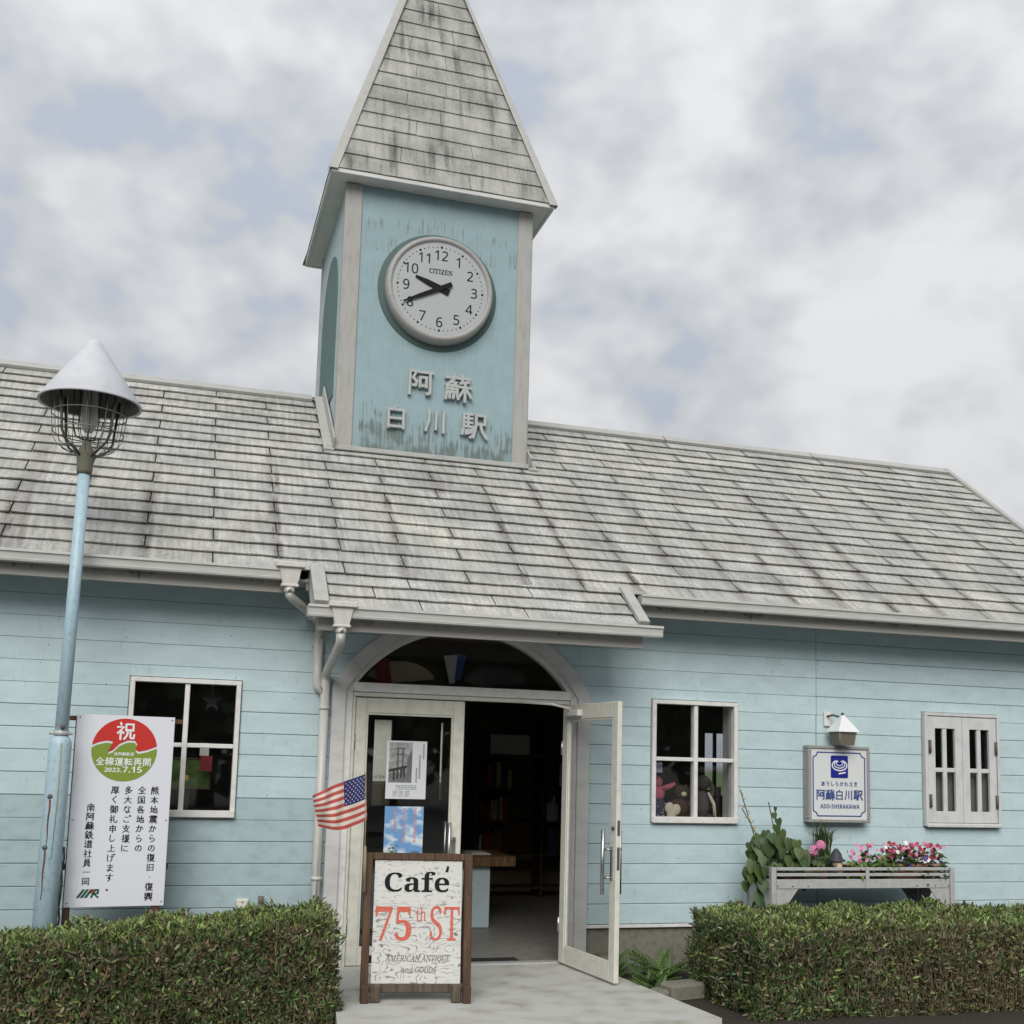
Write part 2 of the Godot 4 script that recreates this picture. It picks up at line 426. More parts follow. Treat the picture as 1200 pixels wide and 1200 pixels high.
# ------------------------------------------------------------------ lettering: strokes on a 100 x 100 grid, y down
var GLYPH := {
	"一": [[8,50,92,50]], "上": [[48,10,48,88],[48,42,84,42],[8,88,92,88]],
	"大": [[8,36,92,36],[50,8,48,40,36,66,8,92],[52,40,66,70,92,92]],
	"白": [[50,4,40,20],[20,20,20,94],[20,20,80,20,80,94],[20,55,80,55],[20,88,80,88]],
	"川": [[22,10,22,50,10,92],[50,14,50,84],[80,8,80,94]],
	"本": [[8,28,92,28],[50,6,50,94],[48,30,30,58,6,76],[52,30,70,58,94,76],[30,72,70,72]],
	"申": [[18,22,18,72],[18,22,82,22,82,72],[18,46,82,46],[18,68,82,68],[50,4,50,96]],
	"同": [[14,12,14,94],[14,12,86,12,86,90,76,94],[30,32,70,32],[34,50,34,78],[34,50,66,50,66,78],[34,74,66,74]],
	"国": [[12,10,12,94],[12,10,88,10,88,94],[12,88,88,88],[28,28,72,28],[30,50,70,50],[26,74,74,74],[50,28,50,74],[60,58,68,66]],
	"旧": [[14,8,14,94],[36,14,36,88],[36,14,86,14,86,88],[36,50,86,50],[36,84,86,84]],
	"全": [[50,4,34,26,6,44],[50,4,68,26,94,44],[24,46,76,46],[26,66,74,66],[50,46,50,90],[8,90,92,90]],
	"各": [[40,4,30,24,10,42],[36,16,72,16,56,40,8,62],[32,28,60,50,94,60],[26,62,26,94],[26,62,76,62,76,94],[26,88,76,88]],
	"多": [[46,2,36,16,14,30],[40,12,70,12,52,36,12,50],[34,24,46,32],[58,38,44,56,18,70],[50,50,88,50,62,80,10,96],[42,64,56,74]],
	"支": [[8,24,92,24],[50,4,50,44],[16,44,78,44,58,72,10,94],[28,52,56,78,92,94]],
	"地": [[6,36,38,36],[22,8,22,78],[4,82,38,72],[44,30,44,82,54,90,90,90,94,72],[40,48,88,36,86,66,78,68],[64,8,64,74]],
	"社": [[22,4,26,16],[6,28,40,28,8,62],[24,46,24,96],[28,52,40,62],[52,38,92,38],[72,8,72,90],[46,90,96,90]],
	"礼": [[22,4,26,16],[6,28,40,28,8,62],[24,46,24,96],[28,52,40,62],[56,6,56,78,64,90,90,90,94,70]],
	"祝": [[22,4,26,16],[6,28,40,28,8,62],[24,46,24,96],[28,52,40,62],[52,12,52,48],[52,12,90,12,90,48],[52,44,90,44],[62,48,58,74,44,94],[76,48,76,84,82,90,94,88,96,70]],
	"員": [[28,6,28,26],[28,6,72,6,72,26],[28,24,72,24],[22,34,22,78],[22,34,78,34,78,78],[22,48,78,48],[22,62,78,62],[22,76,78,76],[34,80,12,96],[64,80,88,96]],
	"南": [[12,18,88,18],[50,2,50,34],[14,34,14,96],[14,34,86,34,86,90,78,94],[36,42,42,52],[64,42,58,52],[30,58,70,58],[28,74,72,74],[50,58,50,94]],
	"再": [[8,10,92,10],[22,28,22,94],[22,28,78,28,78,90,70,94],[50,10,50,66],[24,47,76,47],[4,66,96,66]],
	"開": [[10,8,10,96],[10,8,42,8,42,38],[10,23,42,23],[10,38,42,38],[58,8,58,38],[58,8,90,8,90,92,82,96],[58,23,90,23],[58,38,90,38],[28,52,72,52],[24,68,76,68],[40,52,40,70,30,90],[60,52,60,90]],
	"線": [[24,2,12,20],[8,18,24,30],[34,14,8,44],[8,44,38,40],[23,42,23,94],[10,58,6,78],[34,56,40,72],[66,2,58,12],[50,12,50,44],[50,12,90,12,90,44],[50,28,90,28],[50,44,90,44],[70,44,70,90,62,94],[46,58,64,58,46,84],[92,52,76,64],[72,58,96,88]],
	"運": [[10,8,20,18],[6,36,22,36,22,66,8,86],[8,82,24,80,40,92,96,92],[34,14,34,24],[34,12,92,12,90,24],[44,28,86,28],[46,36,46,64],[46,36,84,36,84,64],[46,50,84,50],[46,63,84,63],[38,75,94,75],[65,20,65,86]],
	"転": [[6,18,46,18],[12,30,12,62],[12,30,42,30,42,62],[12,46,42,46],[12,62,42,62],[4,76,48,76],[27,4,27,96],[56,20,90,20],[52,42,96,42],[70,42,54,84,90,78],[80,64,94,90]],
	"道": [[10,8,20,18],[6,36,22,36,22,66,8,86],[8,82,24,80,40,92,96,92],[46,2,54,12],[78,2,70,12],[34,16,94,16],[62,16,58,28],[44,28,44,78],[44,28,84,28,84,78],[44,44,84,44],[44,60,84,60],[44,76,84,76]],
	"鉄": [[26,2,4,34],[26,2,46,26],[14,34,40,34],[8,50,44,50],[26,34,26,86],[12,60,16,74],[40,60,36,74],[4,90,46,84],[60,8,52,30],[54,26,90,26],[48,48,96,48],[72,6,72,50,62,76,46,94],[72,50,80,76,96,94]],
	"阿": [[10,6,10,96],[10,8,34,8,22,34],[22,34,36,48,32,62,20,62],[42,10,96,10],[48,30,48,66],[48,30,72,30,72,66],[48,62,72,62],[86,10,86,88,74,92]],
	"蘇": [[6,12,94,12],[34,2,34,20],[66,2,66,20],[26,24,8,42],[20,30,44,30,36,38],[10,42,10,66],[10,42,48,42,48,66],[10,54,48,54],[28,42,28,66],[10,66,48,66],[8,74,6,92],[20,74,20,88],[34,74,34,88],[46,74,52,90],[90,24,58,32],[54,46,98,46],[76,28,76,98],[74,50,56,80],[78,50,98,80]],
	"駅": [[10,6,10,60],[10,6,44,6],[10,22,42,22],[10,38,42,38],[26,6,26,54],[10,54,46,54,44,90,34,94],[6,68,4,84],[18,68,18,82],[27,66,28,80],[35,66,38,76],[56,8,56,50,46,94],[56,8,90,8,90,42],[56,42,90,42],[72,42,80,70,98,94]],
	"熊": [[26,2,10,26,40,22],[34,12,42,24],[10,32,10,70],[10,32,40,32,40,66,34,70],[10,44,40,44],[10,56,40,56],[86,4,60,16],[58,4,58,26,66,30,92,28],[86,38,60,48],[58,36,58,60,66,66,92,62],[12,76,6,94],[34,78,36,92],[58,78,64,92],[80,76,94,94]],
	"震": [[14,6,86,6],[8,16,8,28],[8,16,92,16,90,28],[50,6,50,36],[22,24,40,24],[22,32,40,32],[60,24,80,24],[60,32,80,32],[16,42,88,42],[18,42,16,70,6,94],[30,54,80,54],[22,66,92,66],[34,66,34,94],[34,92,52,84],[84,70,60,80],[52,66,66,84,94,94]],
	"復": [[28,2,8,26],[30,26,6,56],[20,44,20,96],[50,2,38,20],[46,12,94,12],[46,24,46,52],[46,24,84,24,84,52],[46,38,84,38],[46,52,84,52],[54,54,38,74],[52,62,84,62,66,80,36,96],[46,66,66,84,96,96]],
	"興": [[20,6,8,10,10,60],[8,24,22,24],[10,40,22,40],[10,58,22,58],[80,6,92,6,90,60],[78,24,92,24],[78,40,90,40],[78,58,90,58],[32,8,32,60],[32,8,68,8,68,60],[40,20,60,20],[42,30,42,48],[42,30,58,30,58,48],[42,46,58,46],[4,68,96,68],[34,74,12,96],[66,74,90,96]],
	"援": [[6,26,38,26],[24,4,24,90,14,94],[4,62,40,48],[88,4,46,12],[50,18,54,28],[66,16,68,26],[88,14,80,28],[46,36,92,36],[42,52,96,52],[62,36,58,66,38,94],[58,64,86,64,70,84,50,96],[54,70,74,88,96,96]],
	"厚": [[12,10,92,10],[18,10,16,56,4,94],[34,22,34,52],[34,22,82,22,82,52],[34,36,82,36],[34,52,82,52],[30,62,82,62,62,72],[60,72,60,94,50,94],[22,78,96,78]],
	"御": [[22,2,6,24],[24,26,4,52],[16,42,16,96],[38,4,30,22],[34,16,60,16],[30,36,62,36],[46,16,46,80],[46,56,60,56],[34,52,34,84],[28,88,62,80],[70,12,70,96],[70,12,92,12,92,72,84,74]],
	"か": [[10,34,66,28,60,76,46,88,38,78],[40,8,30,56,10,90],[74,24,88,50]],
	"ら": [[34,6,58,16],[26,28,24,62,40,48,66,46,80,60,74,80,34,94]],
	"の": [[54,22,48,56,30,80,14,68,16,44,34,24,60,18,82,34,86,60,74,80,54,90]],
	"な": [[10,26,50,24],[36,6,12,62],[62,16,88,28],[66,34,66,78,52,92,34,88,34,76,54,70,86,86]],
	"ご": [[24,26,66,26],[16,64,22,82,50,88,78,84],[76,6,84,18],[88,2,96,14]],
	"に": [[16,10,12,60,18,92],[40,28,84,28],[38,62,44,80,62,86,88,82]],
	"く": [[66,6,26,46,68,94]], "し": [[28,8,26,70,38,88,60,84,80,66]],
	"げ": [[14,12,12,56,18,92],[38,36,86,34],[64,10,66,60,50,94],[78,4,84,14],[90,0,96,10]],
	"ま": [[14,24,86,24],[20,46,82,46],[50,6,50,78,36,92,20,84,30,72,56,76,86,92]],
	"す": [[6,26,94,26],[56,4,56,56,46,66,34,58,40,44,56,46,58,70,36,96]],
	"あ": [[16,22,82,20],[42,6,38,56,44,86],[66,34,52,74,26,88,14,72,30,50,60,42,84,54,82,78,58,92]],
	"そ": [[24,10,74,10,22,46,88,42,58,54,48,72,60,90,76,92]],
	"わ": [[28,6,28,94],[8,28,40,26,10,76,44,46,70,40,88,56,80,80,56,92]],
	"え": [[38,6,60,14],[20,34,76,32,14,92,44,62,54,64,56,88,90,90]],
	"き": [[22,22,76,16],[20,40,82,34],[44,4,70,62,40,56],[26,66,30,86,60,92,74,88]],
	"・": [[44,50,56,50]], "。": [[20,78,32,72,40,82,30,92,20,84]],
}

# one character, its middle at c, cut or printed at depth z0..z1
func glyph(b: MB, ch: String, c: Vector2, size: float, wh: float, wv: float, z0: float, z1: float) -> void:
	var i := 0
	for s in GLYPH[ch]:
		var pts := []
		for k in range(0, s.size(), 2):
			pts.append(c + Vector2(s[k] - 50.0, 50.0 - s[k + 1]) * size / 100.0)
		b.stroke(pts, wh * size, wv * size, z0, z1 + i * size * 0.0035)
		i += 1

# Latin lettering: TextMesh set into a builder; height = capital height, w = wanted width (0: as the font has it), middle at c
func latin(b: MB, text: String, c: Vector2, height: float, w: float, z: float, font := "Droid Sans", weight := 400, slant := 0.0, depth := 0.0) -> void:
	var f := SystemFont.new()
	f.font_names = PackedStringArray([font])
	f.font_weight = weight
	var t := TextMesh.new()
	t.font = f
	t.text = text
	t.font_size = 64
	t.pixel_size = 0.01
	t.depth = depth
	t.curve_step = 1.0
	var box := t.get_aabb()
	var sy := height / (64.0 * 0.01 * 0.714)
	var sx := sy if w <= 0.0 else w / maxf(box.size.x, 0.001)
	var mid := box.get_center()
	var basis := Basis(Vector3(sx, 0, 0), Vector3(slant * sx, sy, 0), Vector3(0, 0, 1))
	var at := Transform3D(basis, Vector3(c.x, c.y, z) - basis * Vector3(mid.x, mid.y, 0))
	for n in t.get_surface_count():
		var arr := t.surface_get_arrays(n)
		var vs: PackedVector3Array = arr[Mesh.ARRAY_VERTEX]
		var ix: PackedInt32Array = arr[Mesh.ARRAY_INDEX]
		for i in range(0, ix.size(), 3):
			b.otri(at * vs[ix[i]], at * vs[ix[i + 1]], at * vs[ix[i + 2]], Vector3.BACK)

func frame(b: MB, x0: float, x1: float, y0: float, y1: float, w: float, z0: float, z1: float, e := 0.004) -> MB:
	b.bev(Vector3(x0, y1 - w, z0), Vector3(x1, y1, z1), e)
	b.bev(Vector3(x0, y0, z0), Vector3(x1, y0 + w, z1), e)
	b.bev(Vector3(x0, y0 + w, z0), Vector3(x0 + w, y1 - w, z1), e)
	b.bev(Vector3(x1 - w, y0 + w, z0), Vector3(x1, y1 - w, z1), e)
	return b

func fbox(x0: float, x1: float, y0: float, y1: float, z0: float, z1: float, e := 0.004) -> MB:
	return MB.new().bev(Vector3(x0, y0, z0), Vector3(x1, y1, z1), e)

# ------------------------------------------------------------------ camera, sky, light
func make_camera() -> void:
	var cam := Camera3D.new()
	cam.name = "camera"
	cam.projection = Camera3D.PROJECTION_FRUSTUM
	cam.near = 0.05
	cam.far = 3000.0
	cam.size = 0.05 * 1200.0 / 1329.07
	cam.frustum_offset = Vector2(-2.9, 130.4) / 1329.07 * 0.05
	cam.transform = Transform3D(Basis.from_euler(Vector3(0.1221, -0.2874, 0.0269)), Vector3(-1.102, 1.632, 9.092))
	add_child(cam)
	cam.current = true

func make_sky() -> void:
	var w := 2048
	var h := 1024
	var im := Image.create(w, h, false, Image.FORMAT_RGBF)
	var n1 := noise(7, 4.1, 5)
	var n2 := noise(8, 12.0, 5)
	var n3 := noise(9, 1.5, 2)
	var n4 := noise(10, 42.0, 3)
	var low := Color(0.14, 0.14, 0.133)
	for y in h:
		var el := (0.5 - (y + 0.5) / h) * PI
		var sy := sin(el)
		var cy := cos(el)
		for x in w:
			if el < -0.02:
				im.set_pixel(x, y, low)
				continue
			var az := (x + 0.5) / w * TAU
			var d := Vector3(cos(az) * cy, maxf(sy, 0.0), sin(az) * cy)
			var q := Vector3(d.x, d.y * 1.5, d.z)
			var a := n1.get_noise_3dv(q)
			var bq := n2.get_noise_3dv(q + Vector3(a, 0.3 * a, 0.0) * 0.06)
			var c := n3.get_noise_3dv(q)
			var t := clampf(0.52 + a * 0.85 + bq * 0.50 + n4.get_noise_3dv(q) * 0.08 + c * 0.40, 0.0, 1.0)
			t = lerpf(t, t * t * (3.0 - 2.0 * t), 0.8)
			var dark := Color(0.318, 0.335, 0.360)
			var lite := Color(0.466, 0.471, 0.479)
			var col := dark.lerp(lite, t)
			if t < 0.08:
				col = col.lerp(Color(0.26, 0.295, 0.375), (0.08 - t) * 7.0)     # thin spots of blue
			im.set_pixel(x, y, col * (0.86 + 0.32 * maxf(sy, 0.0)))
	var env := Environment.new()
	env.background_mode = Environment.BG_SKY
	var sky := Sky.new()
	var sm := PanoramaSkyMaterial.new()
	sm.panorama = ImageTexture.create_from_image(im)
	sky.sky_material = sm
	env.sky = sky
	env.tonemap_mode = Environment.TONE_MAPPER_LINEAR
	env.tonemap_exposure = 1.72
	env.sdfgi_enabled = true
	env.ssao_enabled = true
	env.ssil_enabled = true
	var we := WorldEnvironment.new()
	we.name = "world_environment"
	we.environment = env
	add_child(we)
	var sun := DirectionalLight3D.new()
	sun.name = "sun"
	sun.light_energy = 0.5
	sun.light_angular_distance = 40.0
	sun.light_color = Color(1.0, 0.985, 0.95)
	sun.shadow_enabled = true
	add_child(sun)
	sun.look_at_from_position(Vector3(-2.6, 5.7, 7.4), Vector3.ZERO)

func build_added_tree(at: Vector3, h: float, r: float, label: String) -> void:  # trees added out of view so the window glass mirrors something dark
	var t := thing("added_tree", label, "tree", at, 0.0, "added unseen trees behind the viewer", false)
	part(t, "trunk", MB.new(true).tube([Vector3.ZERO, Vector3(0.1, h * 0.3, 0), Vector3(0, h * 0.75, 0.1)], [0.32, 0.22, 0.08], 10), M.darkwood)
	var core := MB.new(true)
	core.ell(Vector3(0, h * 0.56, 0), Vector3(r * 0.72, h * 0.36, r * 0.72), 8, 12)
	part(t, "inner_crown", core, M.hedgecore)
	var xfs := []
	var cols := []
	for i in 1500:
		var d := rdir()
		var p := Vector3(d.x * r, h * 0.56 + d.y * h * 0.44, d.z * r) * Vector3(1, 1, 1)
		p = Vector3(0, h * 0.56, 0).lerp(p, rng.randf_range(0.7, 1.05))
		xfs.append(Transform3D(aimed(d + rdir(), d + rdir() * 0.5, rng.randf_range(0.4, 0.8)), p))
		cols.append(Color(0.05, 0.085, 0.025) * rng.randf_range(0.6, 1.4))
	scatter(t, "crown", M.thin_leaf if false else leaf_mesh(0.9, 0.2, 0.2), M.leaf, xfs, cols)

func make_ground() -> void:
	structure("ground", MB.new().box(Vector3(-400, -0.4, -400), Vector3(400, -0.10, 400)), M.asphalt)
	structure("grass_field", MB.new().box(Vector3(-390, -0.2, -390), Vector3(390, -0.07, -9)), M.field)
	# bare beds along the wall, either side of the door slab
	structure("planting_bed", MB.new().box(Vector3(-4.6, -0.15, 0.0), Vector3(-0.07, -0.085, 2.4)), M.soil)
	structure("planting_bed_001", MB.new().box(Vector3(2.47, -0.15, 0.0), Vector3(7.8, -0.085, 2.4)), M.soil)
	# door slab, its sides a little out of square
	var b := MB.new()
	b.prism([Vector2(0.18, 0.02), Vector2(2.27, 0.02), Vector2(2.46, -2.1), Vector2(-0.06, -2.1)], -0.15, 0.0)
	var o := structure("door_slab", b, M.concrete)
	o.rotation.x = -PI / 2.0

# ------------------------------------------------------------------ the building
var station: Node3D

func rect(x0: float, x1: float, y0: float, y1: float) -> PackedVector2Array:
	return PackedVector2Array([Vector2(x0, y0), Vector2(x1, y0), Vector2(x1, y1), Vector2(x0, y1)])

func arch(half: float, r: float, y0: float, n := 28) -> PackedVector2Array:   # door outline: upright sides, then a segment of a circle
	var p := PackedVector2Array([Vector2(1.175 - half, y0), Vector2(1.175 + half, y0)])
	var a0 := acos(half / r)
	for i in n + 1:
		var a := lerpf(a0, PI - a0, float(i) / n)
		p.append(Vector2(1.175 + cos(a) * r, 1.584 + sin(a) * r))
	return p

func cut(poly: PackedVector2Array, holes: Array) -> Array:
	var out := [poly]
	for h in holes:
		var nxt := []
		for p in out:
			for q in Geometry2D.clip_polygons(p, h):
				if not Geometry2D.is_polygon_clockwise(q) and q.size() > 2:
					nxt.append(q)
		out = nxt
	return out

const WIN := [[-1.445, -0.622, 1.157, 2.205], [2.847, 3.662, 1.157, 2.208], [5.576, 6.402, 1.15, 2.2]]
const REAR := [[1.28, 1.58, 1.02, 2.16], [2.14, 2.25, 1.1, 2.15], [5.86, 6.70, 1.22, 2.14]]

func build_walls() -> void:
	var holes := [arch(1.035, 1.215, -1.0)]
	for w in WIN:
		holes.append(rect(w[0] - 0.007, w[1] + 0.007, w[2] - 0.007, w[3] + 0.007))
	var front := group_part(station, "front_wall")
	for k in 16:
		var y0 := SIDE_Y + k * PITCH
		for x in [[WALL_L, -2.95], [-2.946, 1.173], [1.177, 4.457], [4.463, WALL_R]]:
			for p in cut(rect(x[0], x[1], y0 + 0.0016, y0 + PITCH - 0.0016), holes):
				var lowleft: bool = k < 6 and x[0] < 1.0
				var bd := MB.new()
				var zz := rng.randf_range(-0.0007, 0.0007)
				if p.size() == 4:
					var lo: Vector2 = p[0]
					var hi: Vector2 = p[0]
					for q in p:
						lo = lo.min(q)
						hi = hi.max(q)
					bd.bev(Vector3(lo.x, lo.y, -0.014), Vector3(hi.x, hi.y, zz), 0.0045)
				else:
					bd.prism(Array(p), -0.014, zz)
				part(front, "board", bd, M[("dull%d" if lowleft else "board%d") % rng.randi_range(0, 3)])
	var inner_holes := [arch(1.0, 1.19, -1.0)]
	for w in WIN:
		inner_holes.append(rect(w[0] + 0.008, w[1] - 0.008, w[2] + 0.008, w[3] - 0.008))
	var strips := [WALL_L, -1.03, 1.175, 3.25, 5.99, WALL_R]
	for i in 5:
		for p in cut(rect(strips[i], strips[i + 1], SIDE_Y - 0.03, 3.3), inner_holes):
			part(front, "backing_wall", MB.new().prism(Array(p), -0.16, -0.018), M.caulk)
	var lip := MB.new()
	lip.bev(Vector3(WALL_L, SIDE_Y - 0.03, -0.05), Vector3(0.075, SIDE_Y - 0.003, 0.006), 0.003)
	lip.bev(Vector3(2.275, SIDE_Y - 0.03, -0.05), Vector3(WALL_R, SIDE_Y - 0.003, 0.006), 0.003)
	part(station, "base_flashing", lip, M.sash)
	var pl := MB.new()
	pl.box(Vector3(WALL_L, -0.4, -0.16), Vector3(0.09, SIDE_Y - 0.03, -0.03))
	pl.box(Vector3(2.26, -0.4, -0.16), Vector3(WALL_R, SIDE_Y - 0.03, -0.03))
	part(station, "plinth", pl, M.plinth)
	# rear wall with its windows onto the field, gable walls, ceiling, floor, inner partitions
	var rear_holes := []
	for w in REAR:
		rear_holes.append(rect(w[0], w[1], w[2], w[3]))
	var rear := group_part(station, "rear_wall")
	var rs := [WALL_L, 1.43, 2.2, 6.28, WALL_R]
	for i in 4:
		for p in cut(rect(rs[i], rs[i + 1], -0.3, 3.3), rear_holes):
			part(rear, "wall_panel", MB.new().prism(Array(p), BACK_Z - 0.12, BACK_Z), M.inner)
	for w in REAR:
		var f := group_part(station, "rear_window")
		part(f, "window_frame", frame(MB.new(), w[0], w[1], w[2], w[3], 0.035, BACK_Z - 0.07, BACK_Z + 0.02), M.darkwood)
		if w[1] - w[0] > 0.5:
			var mx: float = w[0] + 0.2
			part(f, "muntin", fbox(mx - 0.02, mx + 0.02, w[2] + 0.035, w[3] - 0.035, BACK_Z - 0.05, BACK_Z), M.darkwood)
			part(f, "muntin", fbox(w[0] + 0.035, w[1] - 0.035, w[2] + 0.50, w[2] + 0.54, BACK_Z - 0.055, BACK_Z - 0.004), M.darkwood)
		part(f, "pane", MB.new().box(Vector3(w[0] + 0.03, w[2] + 0.03, BACK_Z - 0.034), Vector3(w[1] - 0.03, w[3] - 0.03, BACK_Z - 0.03)), M.glass)
	for s in [[WALL_L, WALL_L + 0.12, "left"], [WALL_R - 0.12, WALL_R, "right"]]:
		var g := MB.new()
		g.xf = Transform3D(Basis(Vector3(0, 0, -1), Vector3.UP, Vector3(1, 0, 0)), Vector3.ZERO)
		g.prism([Vector2(0.02, -0.3), Vector2(-BACK_Z, -0.3), Vector2(-BACK_Z, 3.2), Vector2(-RIDGE_Z, RIDGE_Y - 0.12), Vector2(0.02, 3.3)], s[0], s[1])
		part(station, "gable_wall", g, M.board1)
	part(station, "ceiling", MB.new().box(Vector3(WALL_L + 0.12, 2.92, BACK_Z), Vector3(WALL_R - 0.12, 2.98, -0.16)), M.inner)
	part(station, "interior_floor", MB.new().box(Vector3(WALL_L + 0.12, -0.3, BACK_Z), Vector3(WALL_R - 0.12, -0.004, -0.02)), M.inner_floor)
	part(station, "partition_wall", MB.new().box(Vector3(-2.4, 0, BACK_Z), Vector3(-2.3, 2.92, -0.16)), M.inner)
	part(station, "partition_wall", MB.new().box(Vector3(4.9, 0, -2.6), Vector3(5.0, 2.92, -0.16)), M.inner)

func build_windows() -> void:
	for i in 2:
		var w: Array = WIN[i]
		var f := group_part(station, "window")
		tag(f, ["white sliding window partly behind the white notice board", "white four-pane window with plush toys on its sill"][i])
		part(f, "window_frame", frame(MB.new(), w[0], w[1], w[2], w[3], 0.036, -0.09, 0.028, 0.003), M.sash)
		var mx: float = (w[0] + w[1]) / 2.0 + 0.01
		var my: float = lerpf(w[2], w[3], 0.515)
		part(f, "muntin", fbox(mx - 0.019, mx + 0.019, w[2] + 0.036, w[3] - 0.036, -0.06, 0.012), M.sash)
		for s in [[w[0] + 0.036, mx - 0.019], [mx + 0.019, w[1] - 0.036]]:
			part(f, "muntin", fbox(s[0], s[1], my - 0.017, my + 0.017, -0.056, 0.009), M.sash)
			for t in [[w[2] + 0.036, my - 0.017], [my + 0.017, w[3] - 0.036]]:
				part(f, "pane", MB.new().box(Vector3(s[0] - 0.004, t[0] - 0.004, -0.032), Vector3(s[1] + 0.004, t[1] + 0.004, -0.028)), M.glass)
		part(f, "sill", fbox(w[0] + 0.002, w[1] - 0.002, w[2] - 0.004, w[2] + 0.05, 0.028, 0.045), M.sash)
		part(f, "reveal", frame(MB.new(), w[0] + 0.004, w[1] - 0.004, w[2] + 0.004, w[3] - 0.004, 0.022, -0.22, -0.092), M.sash_old)
		part(f, "inner_sill", fbox(w[0] - 0.1, w[1] + 0.1, w[2] - 0.03, w[2] + 0.004, -0.46, -0.162), M.tabletop)
	# the casement with two narrow glazed leaves
	var w: Array = WIN[2]
	var f := group_part(station, "casement_window")
	tag(f, "closed white casement window with two glazed leaves and lace curtain")
	part(f, "window_frame", frame(MB.new(), w[0], w[1], w[2], w[3], 0.03, -0.09, 0.05, 0.004), M.sash_old)
	part(f, "sill", fbox(w[0] + 0.002, w[1] - 0.002, w[2] - 0.006, w[2] + 0.022, 0.05, 0.066), M.sash_old)
	for side in 2:
		var x0: float = w[0] + 0.036 + side * 0.379
		var x1 := x0 + 0.375
		var y0: float = w[2] + 0.034
		var y1: float = w[3] - 0.034
		var leaf := MB.new()
		var px := [x0 + 0.078, x0 + 0.166, x0 + 0.209, x0 + 0.297]
		var py := [y0 + 0.105, y0 + 0.465, y0 + 0.505, y0 + 0.87]
		var z0 := 0.006
		var z1 := 0.04
		leaf.bev(Vector3(x0, y0, z0), Vector3(px[0], y1, z1), 0.003)
		leaf.bev(Vector3(px[3], y0, z0), Vector3(x1, y1, z1), 0.003)
		leaf.bev(Vector3(px[0], y0, z0), Vector3(px[3], py[0], z1 - 0.001), 0.002)
		leaf.bev(Vector3(px[0], py[3], z0), Vector3(px[3], y1, z1 - 0.001), 0.002)
		leaf.bev(Vector3(px[1], py[0], z0), Vector3(px[2], py[3], z1 - 0.006), 0.004)
		leaf.bev(Vector3(px[0], py[1], z0), Vector3(px[1], py[2], z1 - 0.008), 0.004)
		leaf.bev(Vector3(px[2], py[1], z0), Vector3(px[3], py[2], z1 - 0.008), 0.004)
		part(f, "casement_leaf", leaf, M.sash_old)
		for a in [[px[0], px[1]], [px[2], px[3]]]:
			for t in [[py[0], py[1]], [py[2], py[3]]]:
				part(f, "pane", MB.new().box(Vector3(a[0] - 0.003, t[0] - 0.003, 0.014), Vector3(a[1] + 0.003, t[1] + 0.003, 0.018)), M.glass)
		for hy in [y0 + 0.2, y0 + 0.70]:
			var hx := x0 + 0.012 if side == 0 else x1 - 0.012
			part(f, "hinge", MB.new(true).tube([Vector3(hx, hy - 0.06, 0.052), Vector3(hx, hy + 0.06, 0.052)], 0.013, 8), M.hinge)
		# gathered lace behind the lower panes
		var c := MB.new(true)
		for i in 24:
			var xa := lerpf(px[0] - 0.02, px[3] + 0.02, i / 24.0)
			var xb := lerpf(px[0] - 0.02, px[3] + 0.02, (i + 1) / 24.0)
			var za := -0.05 + 0.012 * sin(i * 1.9)
			var zb := -0.05 + 0.012 * sin((i + 1) * 1.9)
			c.quad(Vector3(xa, y0, za), Vector3(xb, y0, zb), Vector3(xb, py[1] + 0.01, zb), Vector3(xa, py[1] + 0.01, za))
		part(f, "lace_curtain", c, M.lace)

func build_entrance() -> void:
	var e := group_part(station, "door_surround")
	var outer := arch(1.093, 1.262, -0.02)
	var inner := arch(0.985, 1.150, -0.3)
	# the arch trim: a ring between two outlines, cut into a left and a right half
	for side in 2:
		var halfp := Geometry2D.intersect_polygons(outer, rect(-1, 1.175, -1, 4) if side == 0 else rect(1.175, 3.5, -1, 4))
		for p in cut(halfp[0], [inner]):
			part(e, "arch_trim", MB.new().prism(Array(p), -0.05, 0.032), M.trim)
	var o2 := arch(0.984, 1.149, 0.0)
	var i2 := arch(0.925, 1.106, -0.3)
	for side in 2:
		var halfp := Geometry2D.intersect_polygons(o2, rect(-1, 1.175, -1, 4) if side == 0 else rect(1.175, 3.5, -1, 4))
		for p in cut(halfp[0], [i2]):
			part(e, "arch_frame", MB.new().prism(Array(p), -0.09, 0.004), M.sash)
	part(e, "transom_bar", fbox(0.252, 2.098, 2.165, 2.24, -0.085, 0.012), M.sash)
	part(e, "transom_bar", fbox(0.252, 2.098, 2.128, 2.163, -0.075, -0.004), M.cream)
	part(e, "jamb", fbox(0.252, 0.279, 0.0, 2.127, -0.08, -0.006), M.cream)
	part(e, "jamb", fbox(2.071, 2.098, 0.0, 2.127, -0.08, -0.006), M.cream)
	# fanlight pane
	var fan := Geometry2D.intersect_polygons(arch(0.94, 1.12, 0.0), rect(0, 3, 2.21, 4))
	part(e, "fanlight_pane", MB.new().prism(Array(fan[0]), -0.044, -0.04), M.glass)
	part(e, "threshold", fbox(0.25, 2.1, -0.003, 0.012, -0.1, 0.0, 0.003), M.aluminium)
	door_leaf(Vector3(0.283, 0.016, -0.045), 0.0, 0.903, false)
	door_leaf(Vector3(2.052, 0.016, 0.012), deg_to_rad(-83.3), 0.965, true)

